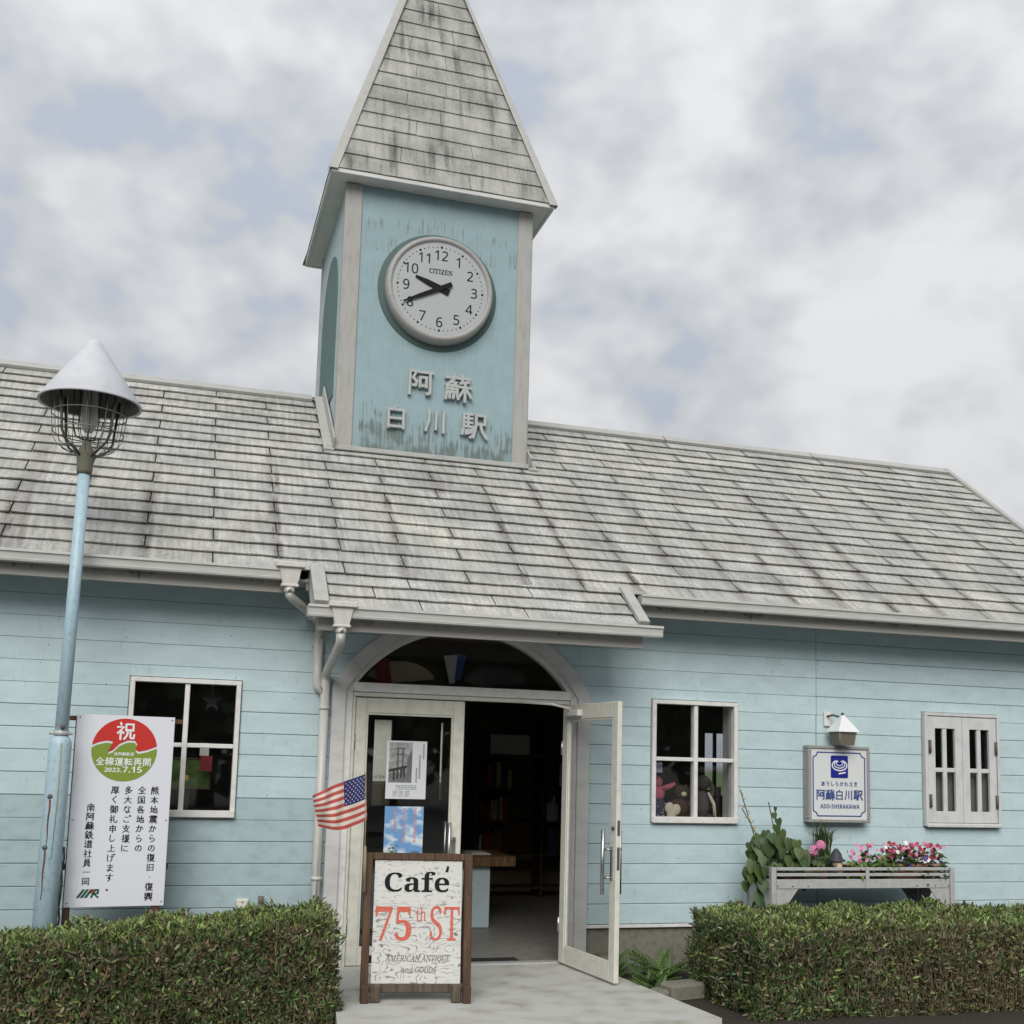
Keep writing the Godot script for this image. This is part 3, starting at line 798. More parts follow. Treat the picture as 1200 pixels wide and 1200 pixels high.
func door_leaf(at: Vector3, turn: float, w: float, opened: bool) -> void:
	var d := Node3D.new()
	d.name = "door"
	station.add_child(d, true)
	d.position = at - base_of[station]
	d.rotation.y = turn
	tag(d, "cream glazed door leaf standing open at right angle" if opened else "closed cream glazed door leaf with two posters")
	var h := 2.105
	var s := 0.092
	for x in [[0.0, s], [w - s, w]]:
		part(d, "stile", fbox(x[0], x[1], 0.0, h, -0.02, 0.02), M.cream)
	part(d, "top_rail", fbox(s, w - s, h - 0.122, h, -0.019, 0.019), M.cream)
	part(d, "bottom_rail", fbox(s, w - s, 0.0, 0.13, -0.019, 0.019), M.cream)
	part(d, "bead", frame(MB.new(), s + 0.001, w - s - 0.001, 0.131, h - 0.123, 0.014, -0.012, 0.014, 0.002), M.cream)
	part(d, "pane", MB.new().box(Vector3(s + 0.012, 0.14, -0.003), Vector3(w - s - 0.012, h - 0.13, 0.003)), M.glass)
	for z in [-1.0, 1.0]:
		var hx := w - 0.06
		var bar := MB.new(true)
		bar.tube([Vector3(hx - 0.05, 0.64, z * 0.075), Vector3(hx - 0.05, 1.12, z * 0.075)], 0.0145, 10)
		for y in [0.77, 0.98]:
			bar.tube([Vector3(hx, y, z * 0.02), Vector3(hx - 0.005, y, z * 0.055), Vector3(hx - 0.05, y, z * 0.075)], 0.010, 8)
		bar.smooth(false).bev(Vector3(hx - 0.016, 0.75, minf(z * 0.02, z * 0.03)), Vector3(hx + 0.016, 1.0, maxf(z * 0.02, z * 0.03)), 0.004)
		part(d, "handle", bar, M.steel)
	for y in [0.30, 1.75]:
		part(d, "hinge", MB.new(true).tube([Vector3(-0.004, y - 0.06, 0.024), Vector3(-0.004, y + 0.06, 0.024)], 0.011, 8), M.steel)
	if opened:
		for y in [[0.83, 1.0], [1.085, 1.20]]:
			part(d, "lock_plate", fbox(w, w + 0.003, y[0], y[1], -0.011, 0.011, 0.001), M.darkmetal)
		var cyl := MB.new(true)
		cyl.tube([Vector3(w - 0.04, 1.14, 0.018), Vector3(w - 0.04, 1.14, 0.034)], 0.016, 12)
		part(d, "lock_cylinder", cyl, M.darkmetal)
		var cl := MB.new()
		cl.bev(Vector3(0.12, h - 0.10, 0.019), Vector3(0.36, h - 0.045, 0.065), 0.008)
		part(d, "door_closer", cl, M.sash)
		var arm := MB.new()
		arm.tube([Vector3(0.20, h - 0.035, 0.05), Vector3(0.28, h - 0.01, 0.26), Vector3(-0.02, h + 0.012, 0.38)], 0.010, 6)
		part(d, "closer_arm", arm, M.sash)
		part(d, "latch_plate", fbox(0.58, 0.66, h, h + 0.003, -0.008, 0.008, 0.001), M.darkmetal)

# ------------------------------------------------------------------ roof
const RN := Vector3(0, 0.79227, 0.61013)
func on_roof(x: float, z: float, off: float) -> Vector3:
	return Vector3(x, RIDGE_Y - SLOPE * (z - RIDGE_Z), z) + RN * off

func roof_image() -> Image:
	var w := 2048
	var h := 640
	var im := Image.create(w, h, false, Image.FORMAT_RGB8)
	var fine := noise(61, 0.22, 3)
	var streak := noise(62, 0.05, 3)
	var blot := noise(63, 0.011, 4)
	var moss := noise(64, 0.006, 3)
	var grit := noise(65, 0.55, 2)
	# soot and lichen round the joints, where the photograph has them: x, first z, last z, half width, strength
	var stains := [[-1.41, -0.75, 0.5, 0.09, 0.50], [-2.3, -1.2, 0.5, 0.13, 0.40], [-0.43, -0.9, 0.3, 0.06, 0.30], [4.50, -0.75, 0.5, 0.11, 0.60], [3.52, -0.6, 0.5, 0.10, 0.40], [5.02, -0.5, 0.5, 0.10, 0.48], [5.5, -0.3, 0.5, 0.10, 0.42], [4.0, -0.2, 0.5, 0.09, 0.40], [3.0, -1.2, 0.0, 0.14, 0.36], [2.4, -1.0, -0.2, 0.2, 0.26], [1.1, -1.4, -0.9, 0.35, 0.34], [6.0, -0.2, 0.5, 0.09, 0.42], [6.5, -0.2, 0.5, 0.09, 0.35]]
	for k in 34:       # runs of mould below single joints
		var odd := k % 2
		stains.append([(0.572 if odd else 1.07) + 0.987 * rng.randi_range(-5, 6), rng.randf_range(-1.6, -0.2), rng.randf_range(0.0, 0.5), rng.randf_range(0.05, 0.10), rng.randf_range(0.25, 0.55)])
	for y in h:
		var z := RIDGE_Z + 3.5 * (y + 0.5) / h
		for x in w:
			var X := -4.8 + 13.0 * (x + 0.5) / w
			var f := fine.get_noise_2d(x * 1.5, y * 0.55)
			var st := streak.get_noise_2d(x * 2.4, y * 0.22)
			var bl := blot.get_noise_2d(x, y * 1.4)
			var ms := moss.get_noise_2d(x + 300.0, y)
			var row := int(floor((0.452 - z) / 0.1556))
			var sh := int(floor((X - (1.07 if posmod(row, 2) == 0 else 0.572)) / 0.987))
			var own := fmod(absf(sin(row * 12.9898 + sh * 78.233)) * 437.58, 1.0) - 0.5
			var v := 0.355 + f * 0.09 + grit.get_noise_2d(x, y) * 0.11 + st * 0.10 + bl * 0.08 + ms * 0.05 + own * 0.035
			var jx := absf(fposmod(X - (1.07 if posmod(row, 2) == 0 else 0.572) + 0.4935, 0.987) - 0.4935)
			if jx < 0.05 and row >= 0:
				v *= 1.0 - (1.0 - jx / 0.05) * clampf(0.26 + bl * 0.8 + f * 0.5, 0.0, 0.6)    # dirt in the joints
			var dark := 0.0
			for s in stains:
				var dx: float = absf(X - s[0] + st * 0.05 + f * 0.03)
				if dx < s[3] and z > s[1] - 0.3 and z < s[2]:
					var k: float = (1.0 - dx / s[3]) * clampf((z - s[1] + 0.3 + bl * 0.4) / 0.5, 0.0, 1.0) * s[4]
					dark = maxf(dark, k * clampf(0.75 + f * 1.2 + bl, 0.2, 1.2))
			v *= 1.0 - dark
			v = clampf(v, 0.05, 0.66)
			if bl > 0.30 and f > 0.16:
				v = minf(v + 0.07, 0.66)       # pale lichen flecks
			var g := clampf(ms * 0.4 + 0.03, 0.0, 0.15)
			var c := Color(v, v * 0.998, v * (0.968 - 0.30 * g))
			if dark > 0.3:
				c = Color(c.r * 1.02, c.g * 0.95, c.b * 0.97)
			im.set_pixel(x, y, c.linear_to_srgb())
	return im

func shingle(x0: float, x1: float, z0: float, z1: float, lap := 0.03) -> MB:
	var b := MB.new()
	b.uv(Vector3(1.0 / 13.0, 0, 0), Vector3(0, 0, 1.0 / 3.5), Vector2(4.8 / 13.0, -RIDGE_Z / 3.5))
	var n := maxi(2, int((x1 - x0) / 0.11))
	var lift := rng.randf_range(-0.002, 0.003)
	var top := []
	var butt := []
	var under := []
	for i in n + 1:
		var x := lerpf(x0, x1, float(i) / n)
		var j := rng.randf_range(-0.005, 0.004)
		top.append(on_roof(x, z0 - lap, -0.0245))
		butt.append(on_roof(x, z1 + j, lift + rng.randf_range(-0.0015, 0.0015)))
		under.append(on_roof(x, z1 + j - 0.004, lift - 0.014))
	for i in n:
		b.oquad(top[i], top[i + 1], butt[i + 1], butt[i], RN)
		b.oquad(butt[i], butt[i + 1], under[i + 1], under[i], Vector3(0, -0.3, 1))
		b.oquad(top[i] - RN * 0.004, top[i + 1] - RN * 0.004, under[i + 1], under[i], -RN)
	b.otri(top[0], butt[0], under[0], Vector3.LEFT)
	b.otri(top[n], butt[n], under[n], Vector3.RIGHT)
	return b

func build_roof() -> void:
	M.shingle = textured(roof_image(), 0.88)
	M.shingle.heightmap_enabled = false
	var roof := group_part(station, "roof")
	# deck under the shingles, and the rear slope
	var deck := MB.new()
	var xl := -4.78
	var xr := 7.85
	deck.oquad(on_roof(xl, RIDGE_Z, -0.038), on_roof(xr, RIDGE_Z, -0.038), on_roof(xr, 0.42, -0.038), on_roof(xl, 0.42, -0.038), RN)
	deck.oquad(on_roof(xl, RIDGE_Z, -0.09), on_roof(xr, RIDGE_Z, -0.09), on_roof(xr, 0.40, -0.09), on_roof(xl, 0.40, -0.09), -RN)
	deck.oquad(on_roof(-0.17, 0.425, -0.038), on_roof(2.44, 0.425, -0.038), on_roof(2.44, 0.83, -0.038), on_roof(-0.17, 0.83, -0.038), RN)
	deck.oquad(on_roof(-0.17, 0.40, -0.075), on_roof(2.44, 0.40, -0.075), on_roof(2.44, 0.82, -0.075), on_roof(-0.17, 0.82, -0.075), -RN)
	part(roof, "roof_deck", deck, M.deck)
	var back := MB.new()
	var by := RIDGE_Y - SLOPE * 3.0
	back.oquad(Vector3(xl, RIDGE_Y, RIDGE_Z), Vector3(xr, RIDGE_Y, RIDGE_Z), Vector3(xr, by, RIDGE_Z - 3.0), Vector3(xl, by, RIDGE_Z - 3.0), Vector3(0, 1, -1))
	back.oquad(Vector3(xl, RIDGE_Y - 0.1, RIDGE_Z), Vector3(xr, RIDGE_Y - 0.1, RIDGE_Z), Vector3(xr, by - 0.1, RIDGE_Z - 3.0), Vector3(xl, by - 0.1, RIDGE_Z - 3.0), Vector3(0, -1, 1))
	part(roof, "rear_slope", back, M.trim)
	var dz := 0.1556
	var ze := 0.452
	var tower0 := Rect2(0.10, -3.0, 2.11, 1.50)     # courses stop against the tower
	for k in 20:
		var z1 := ze - k * dz
		var z0 := maxf(z1 - dz, RIDGE_Z + 0.02)
		if z1 < RIDGE_Z + 0.05:
			break
		var first := 1.07 if k % 2 == 0 else 0.572
		var xs := [xl]
		var x := first - 0.987 * 7.0
		while x < xr:
			if x > xl + 0.12 and x < xr - 0.12:
				xs.append(x)
			x += 0.987
		xs.append(xr)
		for i in xs.size() - 1:
			var a: float = xs[i] + 0.0055
			var b: float = xs[i + 1] - 0.0055
			var pieces := [[a, b]]
			if z1 < tower0.end.y:
				pieces = []
				if a < tower0.position.x:
					pieces.append([a, minf(b, tower0.position.x)])
				if b > tower0.end.x:
					pieces.append([maxf(a, tower0.end.x), b])
			for p in pieces:
				if p[1] - p[0] > 0.04:
					part(roof, "shingle", shingle(p[0], p[1], z0, z1), M.shingle)
	# the porch carries the slope on, three courses between verge boards
	for k in 3:
		var z0 := ze + k * 0.136
		var joints: Array = [[-0.07, 0.57, 1.56, 2.365], [-0.07, 0.28, 1.22, 2.365], [-0.07, 0.62, 1.45, 2.365]][k]
		for i in 3:
			part(roof, "shingle", shingle(joints[i] + 0.005, joints[i + 1] - 0.005, z0 + 0.004, z0 + 0.136, 0.02), M.shingle)
	for v in [[-0.185, -0.076], [2.37, 2.46]]:
		var vb := MB.new()
		vb.xf = Transform3D(Basis(Vector3.RIGHT, RN, Vector3.RIGHT.cross(RN)), on_roof((v[0] + v[1]) / 2.0, 0.40, 0.0))
		vb.bev(Vector3((v[0] - v[1]) / 2.0, -0.02, -0.02), Vector3((v[1] - v[0]) / 2.0, 0.022, 0.545), 0.004)
		part(roof, "verge_board", vb, M.flash)
		var side := MB.new()
		var sx: float = v[0] if v[0] < 0.0 else v[1] - 0.02
		var pts := [on_roof(sx, 0.36, -0.02), on_roof(sx, 0.83, -0.02), on_roof(sx, 0.83, -0.14), on_roof(sx, 0.36, -0.14)]
		var q := []
		for p in pts:
			q.append(p + Vector3(0.02, 0, 0))
		side.oquad(pts[0], pts[1], pts[2], pts[3], Vector3.LEFT)
		side.oquad(q[0], q[1], q[2], q[3], Vector3.RIGHT)
		side.oquad(pts[2], pts[3], q[3], q[2], Vector3.DOWN)
		part(roof, "porch_cheek", side, M.trim)
	# right-hand verge and ridge cap
	var vr := MB.new()
	vr.xf = Transform3D(Basis(Vector3.RIGHT, RN, Vector3.RIGHT.cross(RN)), on_roof(7.875, RIDGE_Z, 0.0))
	vr.bev(Vector3(-0.03, -0.08, -0.0), Vector3(0.035, 0.028, 3.82), 0.006)
	part(roof, "verge_board", vr, M.flash)
	for seg in [[xl, 0.06], [2.24, 4.05], [4.06, 5.95], [5.96, 7.93]]:
		var cap := MB.new()
		for s in [1.0, -1.0]:
			var nrm := Vector3(0, RN.y, RN.z * s)
			var down := Vector3(0, -SLOPE, s).normalized()
			var r0 := Vector3(seg[0], RIDGE_Y + 0.022, RIDGE_Z)
			var r1 := Vector3(seg[1], RIDGE_Y + 0.022, RIDGE_Z)
			cap.oquad(r0, r1, r1 + down * 0.125, r0 + down * 0.125, nrm)
			cap.oquad(r0 + down * 0.125, r1 + down * 0.125, r1 + down * 0.125 - nrm * 0.03, r0 + down * 0.125 - nrm * 0.03, down)
		part(roof, "ridge_cap", cap, M.flash)
	# eaves: gutters, fascia boards, soffits
	for g in [[xl, -0.265], [2.52, 7.95]]:
		part(station, "gutter", gutter_run(g[0], g[1], 0.43, 3.036), M.gutter)
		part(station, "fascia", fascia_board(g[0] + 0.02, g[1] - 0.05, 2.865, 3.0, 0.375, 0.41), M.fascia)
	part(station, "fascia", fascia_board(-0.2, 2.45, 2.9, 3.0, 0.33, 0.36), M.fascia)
	part(station, "soffit", MB.new().box(Vector3(xl, 2.965, -0.02), Vector3(7.85, 2.985, 0.374)), M.trim)
	part(station, "gutter", gutter_run(-0.238, 2.522, 0.855, 2.722), M.gutter)
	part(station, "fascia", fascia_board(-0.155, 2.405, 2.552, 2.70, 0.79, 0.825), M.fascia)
	part(station, "soffit", MB.new().box(Vector3(-0.15, 2.71, 0.0), Vector3(2.40, 2.72, 0.79)), M.trim)
	build_downpipes()

func fascia_board(x0: float, x1: float, y0: float, y1: float, z0: float, z1: float) -> MB:
	var b := MB.new()
	b.uv(Vector3(0.2, 0, 0), Vector3(0, -1.0 / (y1 - y0), 0), Vector2(0.13 * y0, y1 / (y1 - y0)))
	return b.bev(Vector3(x0, y0, z0), Vector3(x1, y1, z1), 0.003)

func gutter_run(x0: float, x1: float, z: float, y: float) -> MB:
	var b := MB.new()
	b.xf = Transform3D(Basis(Vector3(0, 0, 1), Vector3.UP, Vector3(-1, 0, 0)), Vector3.ZERO)
	# section in (z, y): box gutter with a rolled lip and a foot bead
	var s := [Vector2(z, y - 0.085), Vector2(z + 0.095, y - 0.085), Vector2(z + 0.1, y - 0.070), Vector2(z + 0.092, y - 0.066), Vector2(z + 0.100, y - 0.022), Vector2(z + 0.112, y - 0.018), Vector2(z + 0.112, y), Vector2(z + 0.098, y), Vector2(z + 0.092, y - 0.012), Vector2(z + 0.086, y - 0.075), Vector2(z + 0.006, y - 0.075), Vector2(z + 0.006, y - 0.005), Vector2(z, y - 0.005)]
	b.prism(s, -x1, -x0)
	for xx in [[-x0, -x0 - 0.006], [-x1 + 0.006, -x1]]:
		b.box(Vector3(z + 0.004, y - 0.08, xx[1] + 0.0005), Vector3(z + 0.09, y - 0.006, xx[0] - 0.0005))
	return b

func hopper(at: Vector3, w: float) -> MB:
	var b := MB.new()
	b.xf = Transform3D(Basis(), at)
	b.bev(Vector3(-w / 2.0, -0.028, -0.07), Vector3(w / 2.0, 0.012, 0.075), 0.005)
	var a := w * 0.38
	var c := w * 0.25
	var z := 0.052
	for s in [[Vector3(-a, -0.028, z), Vector3(a, -0.028, z), Vector3(c, -0.155, z * 0.8), Vector3(-c, -0.155, z * 0.8), Vector3.BACK], [Vector3(-a, -0.028, -z), Vector3(a, -0.028, -z), Vector3(c, -0.155, -z * 0.8), Vector3(-c, -0.155, -z * 0.8), Vector3.FORWARD], [Vector3(a, -0.028, z), Vector3(a, -0.028, -z), Vector3(c, -0.155, -z * 0.8), Vector3(c, -0.155, z * 0.8), Vector3.RIGHT], [Vector3(-a, -0.028, z), Vector3(-a, -0.028, -z), Vector3(-c, -0.155, -z * 0.8), Vector3(-c, -0.155, z * 0.8), Vector3.LEFT]]:
		b.oquad(s[0], s[1], s[2], s[3], s[4])
	b.bev(Vector3(-c - 0.012, -0.172, -z * 0.9), Vector3(c + 0.012, -0.152, z * 0.9), 0.004)
	b.smooth(true).tube([Vector3(0, -0.17, 0), Vector3(0, -0.21, 0)], 0.042, 12)
	return b

func build_downpipes() -> void:
	# main eave: hopper, elbow back to the wall behind the porch, short drop, joins the porch pipe
	var a := group_part(station, "downpipe")
	part(a, "hopper", hopper(Vector3(-0.338, 3.07, 0.50), 0.215), M.pipe)
	part(a, "pipe", MB.new(true).tube([Vector3(-0.338, 2.875, 0.5), Vector3(-0.334, 2.84, 0.49), Vector3(-0.30, 2.815, 0.45), Vector3(-0.13, 2.74, 0.2), Vector3(-0.055, 2.70, 0.07), Vector3(-0.047, 2.66, 0.055), Vector3(-0.047, 2.56, 0.05)], 0.034, 12), M.pipe)
	part(a, "pipe", MB.new(true).tube([Vector3(-0.047, 2.565, 0.05), Vector3(-0.047, 2.25, 0.05), Vector3(-0.044, 2.20, 0.05), Vector3(0.012, 2.14, 0.055)], 0.037, 12), M.pipe)
	var p := group_part(station, "downpipe")
	part(p, "hopper", hopper(Vector3(0.008, 2.738, 0.92), 0.205), M.pipe)
	part(p, "pipe", MB.new(true).tube([Vector3(0.008, 2.535, 0.92), Vector3(0.008, 2.49, 0.91), Vector3(0.012, 2.455, 0.87), Vector3(0.02, 2.30, 0.12), Vector3(0.02, 2.26, 0.068), Vector3(0.02, 2.20, 0.062)], 0.034, 12), M.pipe)
	part(p, "pipe", MB.new(true).tube([Vector3(0.02, 2.30, 0.062), Vector3(0.018, 1.2, 0.062), Vector3(0.016, -0.08, 0.062)], 0.036, 12), M.pipe)
	for y in [2.02, 0.7]:
		part(p, "bracket", MB.new(true).tube([Vector3(0.019, y - 0.012, 0.062), Vector3(0.019, y + 0.012, 0.062)], 0.044, 12), M.pipe)

# ------------------------------------------------------------------ clock tower
const TX0 := 0.192
const TX1 := 2.123
const TZ := -1.529
const TW := 1.931
const EY := 7.298
const OVER := 0.171

func tower_image() -> Image:
	var w := 320
	var h := 540
	var im := Image.create(w, h, false, Image.FORMAT_RGB8)
	var a := noise(71, 0.018, 4)
	var s := noise(72, 0.06, 3)
	var f := noise(73, 0.2, 2)
	for y in h:
		var Y := EY - 2.72 * (y + 0.5) / h
		for x in w:
			var X := TX0 + TW * (x + 0.5) / w
			var mo := a.get_noise_2d(x * 1.2, y * 1.2)
			var st := s.get_noise_2d(x * 2.6, y * 0.20)
			var ff := f.get_noise_2d(x, y)
			var c := Color(0.252, 0.352, 0.383) * (1.0 + 0.07 * mo + 0.06 * st)
			# algae at the foot of the panel and run-off over the clock, ragged as in the photograph
			var k := 0.0
			var edge := 4.92 + 0.10 * sin(X * 3.1 + 0.4) + st * 0.30 + mo * 0.16
			if Y < edge and X > 0.42:
				k = clampf((edge - Y) / 0.22, 0.0, 1.0) * clampf(0.58 + mo * 1.0 + st * 0.45 + 0.25 * cos((X - 1.25) * 2.2), 0.0, 0.82)
			var top := 6.98 + st * 0.18 - absf(X - 1.1) * 0.16
			if Y < top and Y > 6.55 + absf(X - 1.15) * 0.1:
				k = maxf(k, clampf((top - Y) / 0.06, 0.0, 1.0) * clampf(-0.10 + st * 1.1 + mo * 0.5, 0.0, 0.5))
			c = c.lerp(Color(0.10, 0.125, 0.11), clampf(k, 0.0, 0.85))
			im.set_pixel(x, y, c.linear_to_srgb())
	return im

func build_tower() -> void:
	M.tower = textured(tower_image(), 0.75)
	M.towerside = mat(lin(0.38, 0.48, 0.50), 0.7, M.mott, Vector3(0.7, 1.6, 0.7))
	M.niche = mat(lin(0.075, 0.15, 0.14), 0.7, M.mott, Vector3(0.6, 0.6, 0.6))
	var t := group_part(station, "clock_tower")
	var zb := TZ - TW
	var fb := MB.new()
	fb.uv(Vector3(1.0 / TW, 0, 0), Vector3(0, -1.0 / 2.72, 0), Vector2(-TX0 / TW, EY / 2.72))
	fb.box(Vector3(TX0 + 0.02, 4.4, TZ - 0.06), Vector3(TX1 - 0.02, EY - 0.03, TZ - 0.012))
	part(t, "front_panel", fb, M.tower)
	for x in [[TX0 + 0.012, TX0 + 0.06], [TX1 - 0.06, TX1 - 0.012]]:
		part(t, "side_panel", MB.new().box(Vector3(x[0], 4.2, zb + 0.03), Vector3(x[1], EY - 0.03, TZ - 0.062)), M.towerside)
	part(t, "rear_panel", MB.new().box(Vector3(TX0 + 0.062, 4.2, zb + 0.012), Vector3(TX1 - 0.062, EY - 0.03, zb + 0.06)), M.towerside)
	for x in [[TX0, TX0 + 0.172], [TX1 - 0.158, TX1]]:
		part(t, "corner_post", fbox(x[0], x[1], 4.45, EY - 0.04, TZ - 0.10, TZ + 0.004, 0.01), M.post)
		part(t, "corner_post", fbox(x[0], x[1], 4.45, EY - 0.04, zb, zb + 0.10, 0.01), M.post)
	# the arched dark panel on the left flank, like the one behind the clock
	for sx in [TX0 + 0.008, TX1 - 0.008]:
		var nb := MB.new()
		nb.xf = Transform3D(Basis(Vector3(0, 0, 1), Vector3.UP, Vector3(-1, 0, 0)), Vector3(sx, 0, 0))
		var pts := []
		for i in 33:
			var a := PI * i / 32.0
			pts.append(Vector2((TZ + zb) / 2.0 + cos(a) * 0.60, 6.25 + sin(a) * 0.60))
		pts.append(Vector2((TZ + zb) / 2.0 - 0.60, 5.2))
		pts.append(Vector2((TZ + zb) / 2.0 + 0.60, 5.2))
		nb.prism(pts, -0.006, 0.006)
		part(t, "arched_panel", nb, M.niche)
	# raised characters
	for l in [["阿", 1.003, 5.306, 0.265], ["蘇", 1.380, 5.292, 0.275], ["白", 0.775, 4.932, 0.245], ["川", 1.172, 4.937, 0.25], ["駅", 1.560, 4.926, 0.265]]:
		var b := MB.new()
		b.xf = Transform3D(Basis(), Vector3(0, 0, TZ))
		glyph(b, l[0], Vector2(l[1], l[2]), l[3], 0.095, 0.105, -0.014, 0.03)
		part(t, "character", b, M.letter)
	# flashings where the roof meets the tower
	part(t, "flashing", fbox(TX0 - 0.07, TX1 + 0.06, 4.545, 4.592, TZ + 0.005, TZ + 0.05, 0.006), M.flash)
	for x in [[TX0 - 0.10, TX0 - 0.002], [TX1 + 0.002, TX1 + 0.09]]:
		var s := MB.new()
		s.xf = Transform3D(Basis(Vector3.RIGHT, RN, Vector3.RIGHT.cross(RN)), on_roof((x[0] + x[1]) / 2.0, RIDGE_Z, 0.0))
		s.bev(Vector3((x[0] - x[1]) / 2.0, -0.02, 0.0), Vector3((x[1] - x[0]) / 2.0, 0.02, 1.40), 0.006)
		var inx: float = (TX0 - 0.012) if x[0] < 1.0 else (TX1 + 0.012)
		s.xf = Transform3D(Basis(Vector3.RIGHT, RN, Vector3.RIGHT.cross(RN)), on_roof(inx, RIDGE_Z, 0.0))
		s.bev(Vector3(-0.009, 0.02, 0.0), Vector3(0.009, 0.13, 1.38), 0.003)
		part(t, "flashing", s, M.flash)
	build_spire()

func build_spire() -> void:
	var sp := group_part(station, "spire")
	var sim := Image.create(400, 600, false, Image.FORMAT_RGB8)
	var s1 := noise(111, 0.05, 3)
	var s2 := noise(112, 0.012, 3)
	var s3 := noise(113, 0.2, 2)
	for y in 600:
		for x in 400:
			var k := 0.305 + 0.06 * s1.get_noise_2d(x * 1.2, y * 0.16) + 0.10 * s2.get_noise_2d(x, y) + 0.05 * s3.get_noise_2d(x, y * 0.5)
			k -= maxf(0.0, s1.get_noise_2d(x * 0.8 + 77.0, y * 0.10) - 0.16) * 0.30
			sim.set_pixel(x, y, Color(k, k * 1.005, k * 0.95).linear_to_srgb())
	M.spire = textured(sim, 0.85)
	var c := Vector3((TX0 + TX1) / 2.0, 0, TZ - TW / 2.0)
	var hw := TW / 2.0 + OVER
	var apex := 10.94
	var rise := apex - EY
	var rows := 19
	for side in 4:
		var turn := Basis(Vector3.UP, side * PI / 2.0)
		for r in rows:
			var f0 := float(r) / rows
			var f1 := float(r + 1) / rows
			var w0 := hw * (1.0 - f0)
			var w1 := hw * (1.0 - f1)
			var cuts := [-1.0, rng.randf_range(-0.1, 0.3) if r % 2 == 0 else rng.randf_range(-0.55, -0.3), 1.0]
			if r > 17:
				cuts = [-1.0, 1.0]
			for i in cuts.size() - 1:
				var b := MB.new()
				b.xf = Transform3D(turn, c)
				b.uv(Vector3(0.42 if side % 2 == 0 else -0.42, 0, 0), Vector3(0, -1.0 / 3.8, 0), Vector2(0.5, 10.98 / 3.8))
				var nseg := maxi(1, int(absf(cuts[i + 1] - cuts[i]) * w0 / 0.16))
				var nrm := Vector3(0, hw, rise).normalized()
				var lo := []
				var hi := []
				for k in nseg + 1:
					var q := lerpf(cuts[i], cuts[i + 1], float(k) / nseg)
					var gap := 0.002 * (1.0 if k == 0 else -1.0 if k == nseg else 0.0)
					lo.append(Vector3(q * w0 + gap, EY + rise * f0 + rng.randf_range(-0.003, 0.003), w0) + nrm * (0.014 + rng.randf_range(-0.001, 0.002)))
					hi.append(Vector3(q * w1 + gap, EY + rise * f1 + 0.02, w1 - 0.006))
				for k in nseg:
					b.oquad(lo[k], lo[k + 1], hi[k + 1], hi[k], nrm)
					b.oquad(lo[k], lo[k + 1], lo[k + 1] - nrm * 0.013, lo[k] - nrm * 0.013, Vector3.DOWN)
				part(sp, "shingle", b, M.spire)
		# hip cap along the right-hand edge of each face, folded over both faces
		var hb := MB.new()
		hb.xf = Transform3D(turn, c)
		var e0 := Vector3(hw + 0.03, EY - 0.02, hw + 0.03)
		var e1 := Vector3(0.0, apex + 0.05, 0.0)
		var inner0 := Vector3(hw - 0.06, EY - 0.02, hw + 0.03)
		var inner1 := Vector3(-0.03, apex + 0.03, 0.05)
		hb.oquad(e0, e1, inner1, inner0, Vector3(0, 0.3, 1))
		var q0 := Vector3(hw + 0.03, EY - 0.02, hw - 0.06)
		var q1 := Vector3(0.05, apex + 0.03, -0.03)
		hb.oquad(e0, e1, q1, q0, Vector3(1, 0.3, 0))
		part(sp, "hip_cap", hb, M.flash)
		var eb := MB.new()
		eb.xf = Transform3D(turn, c)
		eb.bev(Vector3(-hw + 0.001, EY - 0.045, hw - 0.03), Vector3(hw - 0.031, EY - 0.002, hw + 0.004), 0.004)
		part(sp, "eaves_board", eb, M.trim)
	var so := MB.new()
	so.xf = Transform3D(Basis(), c)
	so.box(Vector3(-hw + 0.03, EY - 0.036, -hw + 0.03), Vector3(hw - 0.03, EY - 0.02, hw - 0.03))
	part(sp, "soffit", so, M.trim)

func build_station() -> void:
	station = thing("station_building", "pale blue clapboard station building with clock tower and grey shingle roof", "building", Vector3(1.16, 0, -2.6))
	var lace := ntex(81, 0.11, [[0.0, grey(0.45)], [0.5, grey(0.6)], [0.55, grey(1.0)], [1.0, grey(1.0)]], 2, 256)
	M.lace = mat(lin(0.30, 0.31, 0.31), 0.9, lace, Vector3(0.12, 0.12, 0.12))
	var mildew_shade := Image.create(1024, 32, false, Image.FORMAT_RGB8)  # fascia colour: dark top band is mildew plus gutter shade painted in
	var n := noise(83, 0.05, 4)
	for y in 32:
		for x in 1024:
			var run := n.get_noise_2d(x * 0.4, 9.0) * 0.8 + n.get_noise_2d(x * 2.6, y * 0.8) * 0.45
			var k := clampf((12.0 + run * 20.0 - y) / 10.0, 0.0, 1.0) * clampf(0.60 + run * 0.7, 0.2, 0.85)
			mildew_shade.set_pixel(x, y, Color(0.42, 0.405, 0.375).lerp(Color(0.055, 0.05, 0.045), k * 0.85).linear_to_srgb())
	M.fascia = textured(mildew_shade, 0.6)
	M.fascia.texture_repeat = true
	build_walls()
	build_windows()
	build_entrance()
	build_roof()
	build_tower()

# ------------------------------------------------------------------ things on the building
const FACE := Basis(Vector3(1, 0, 0), Vector3(0, 0, 1), Vector3(0, -1, 0))   # turns a lathe's axis towards +z

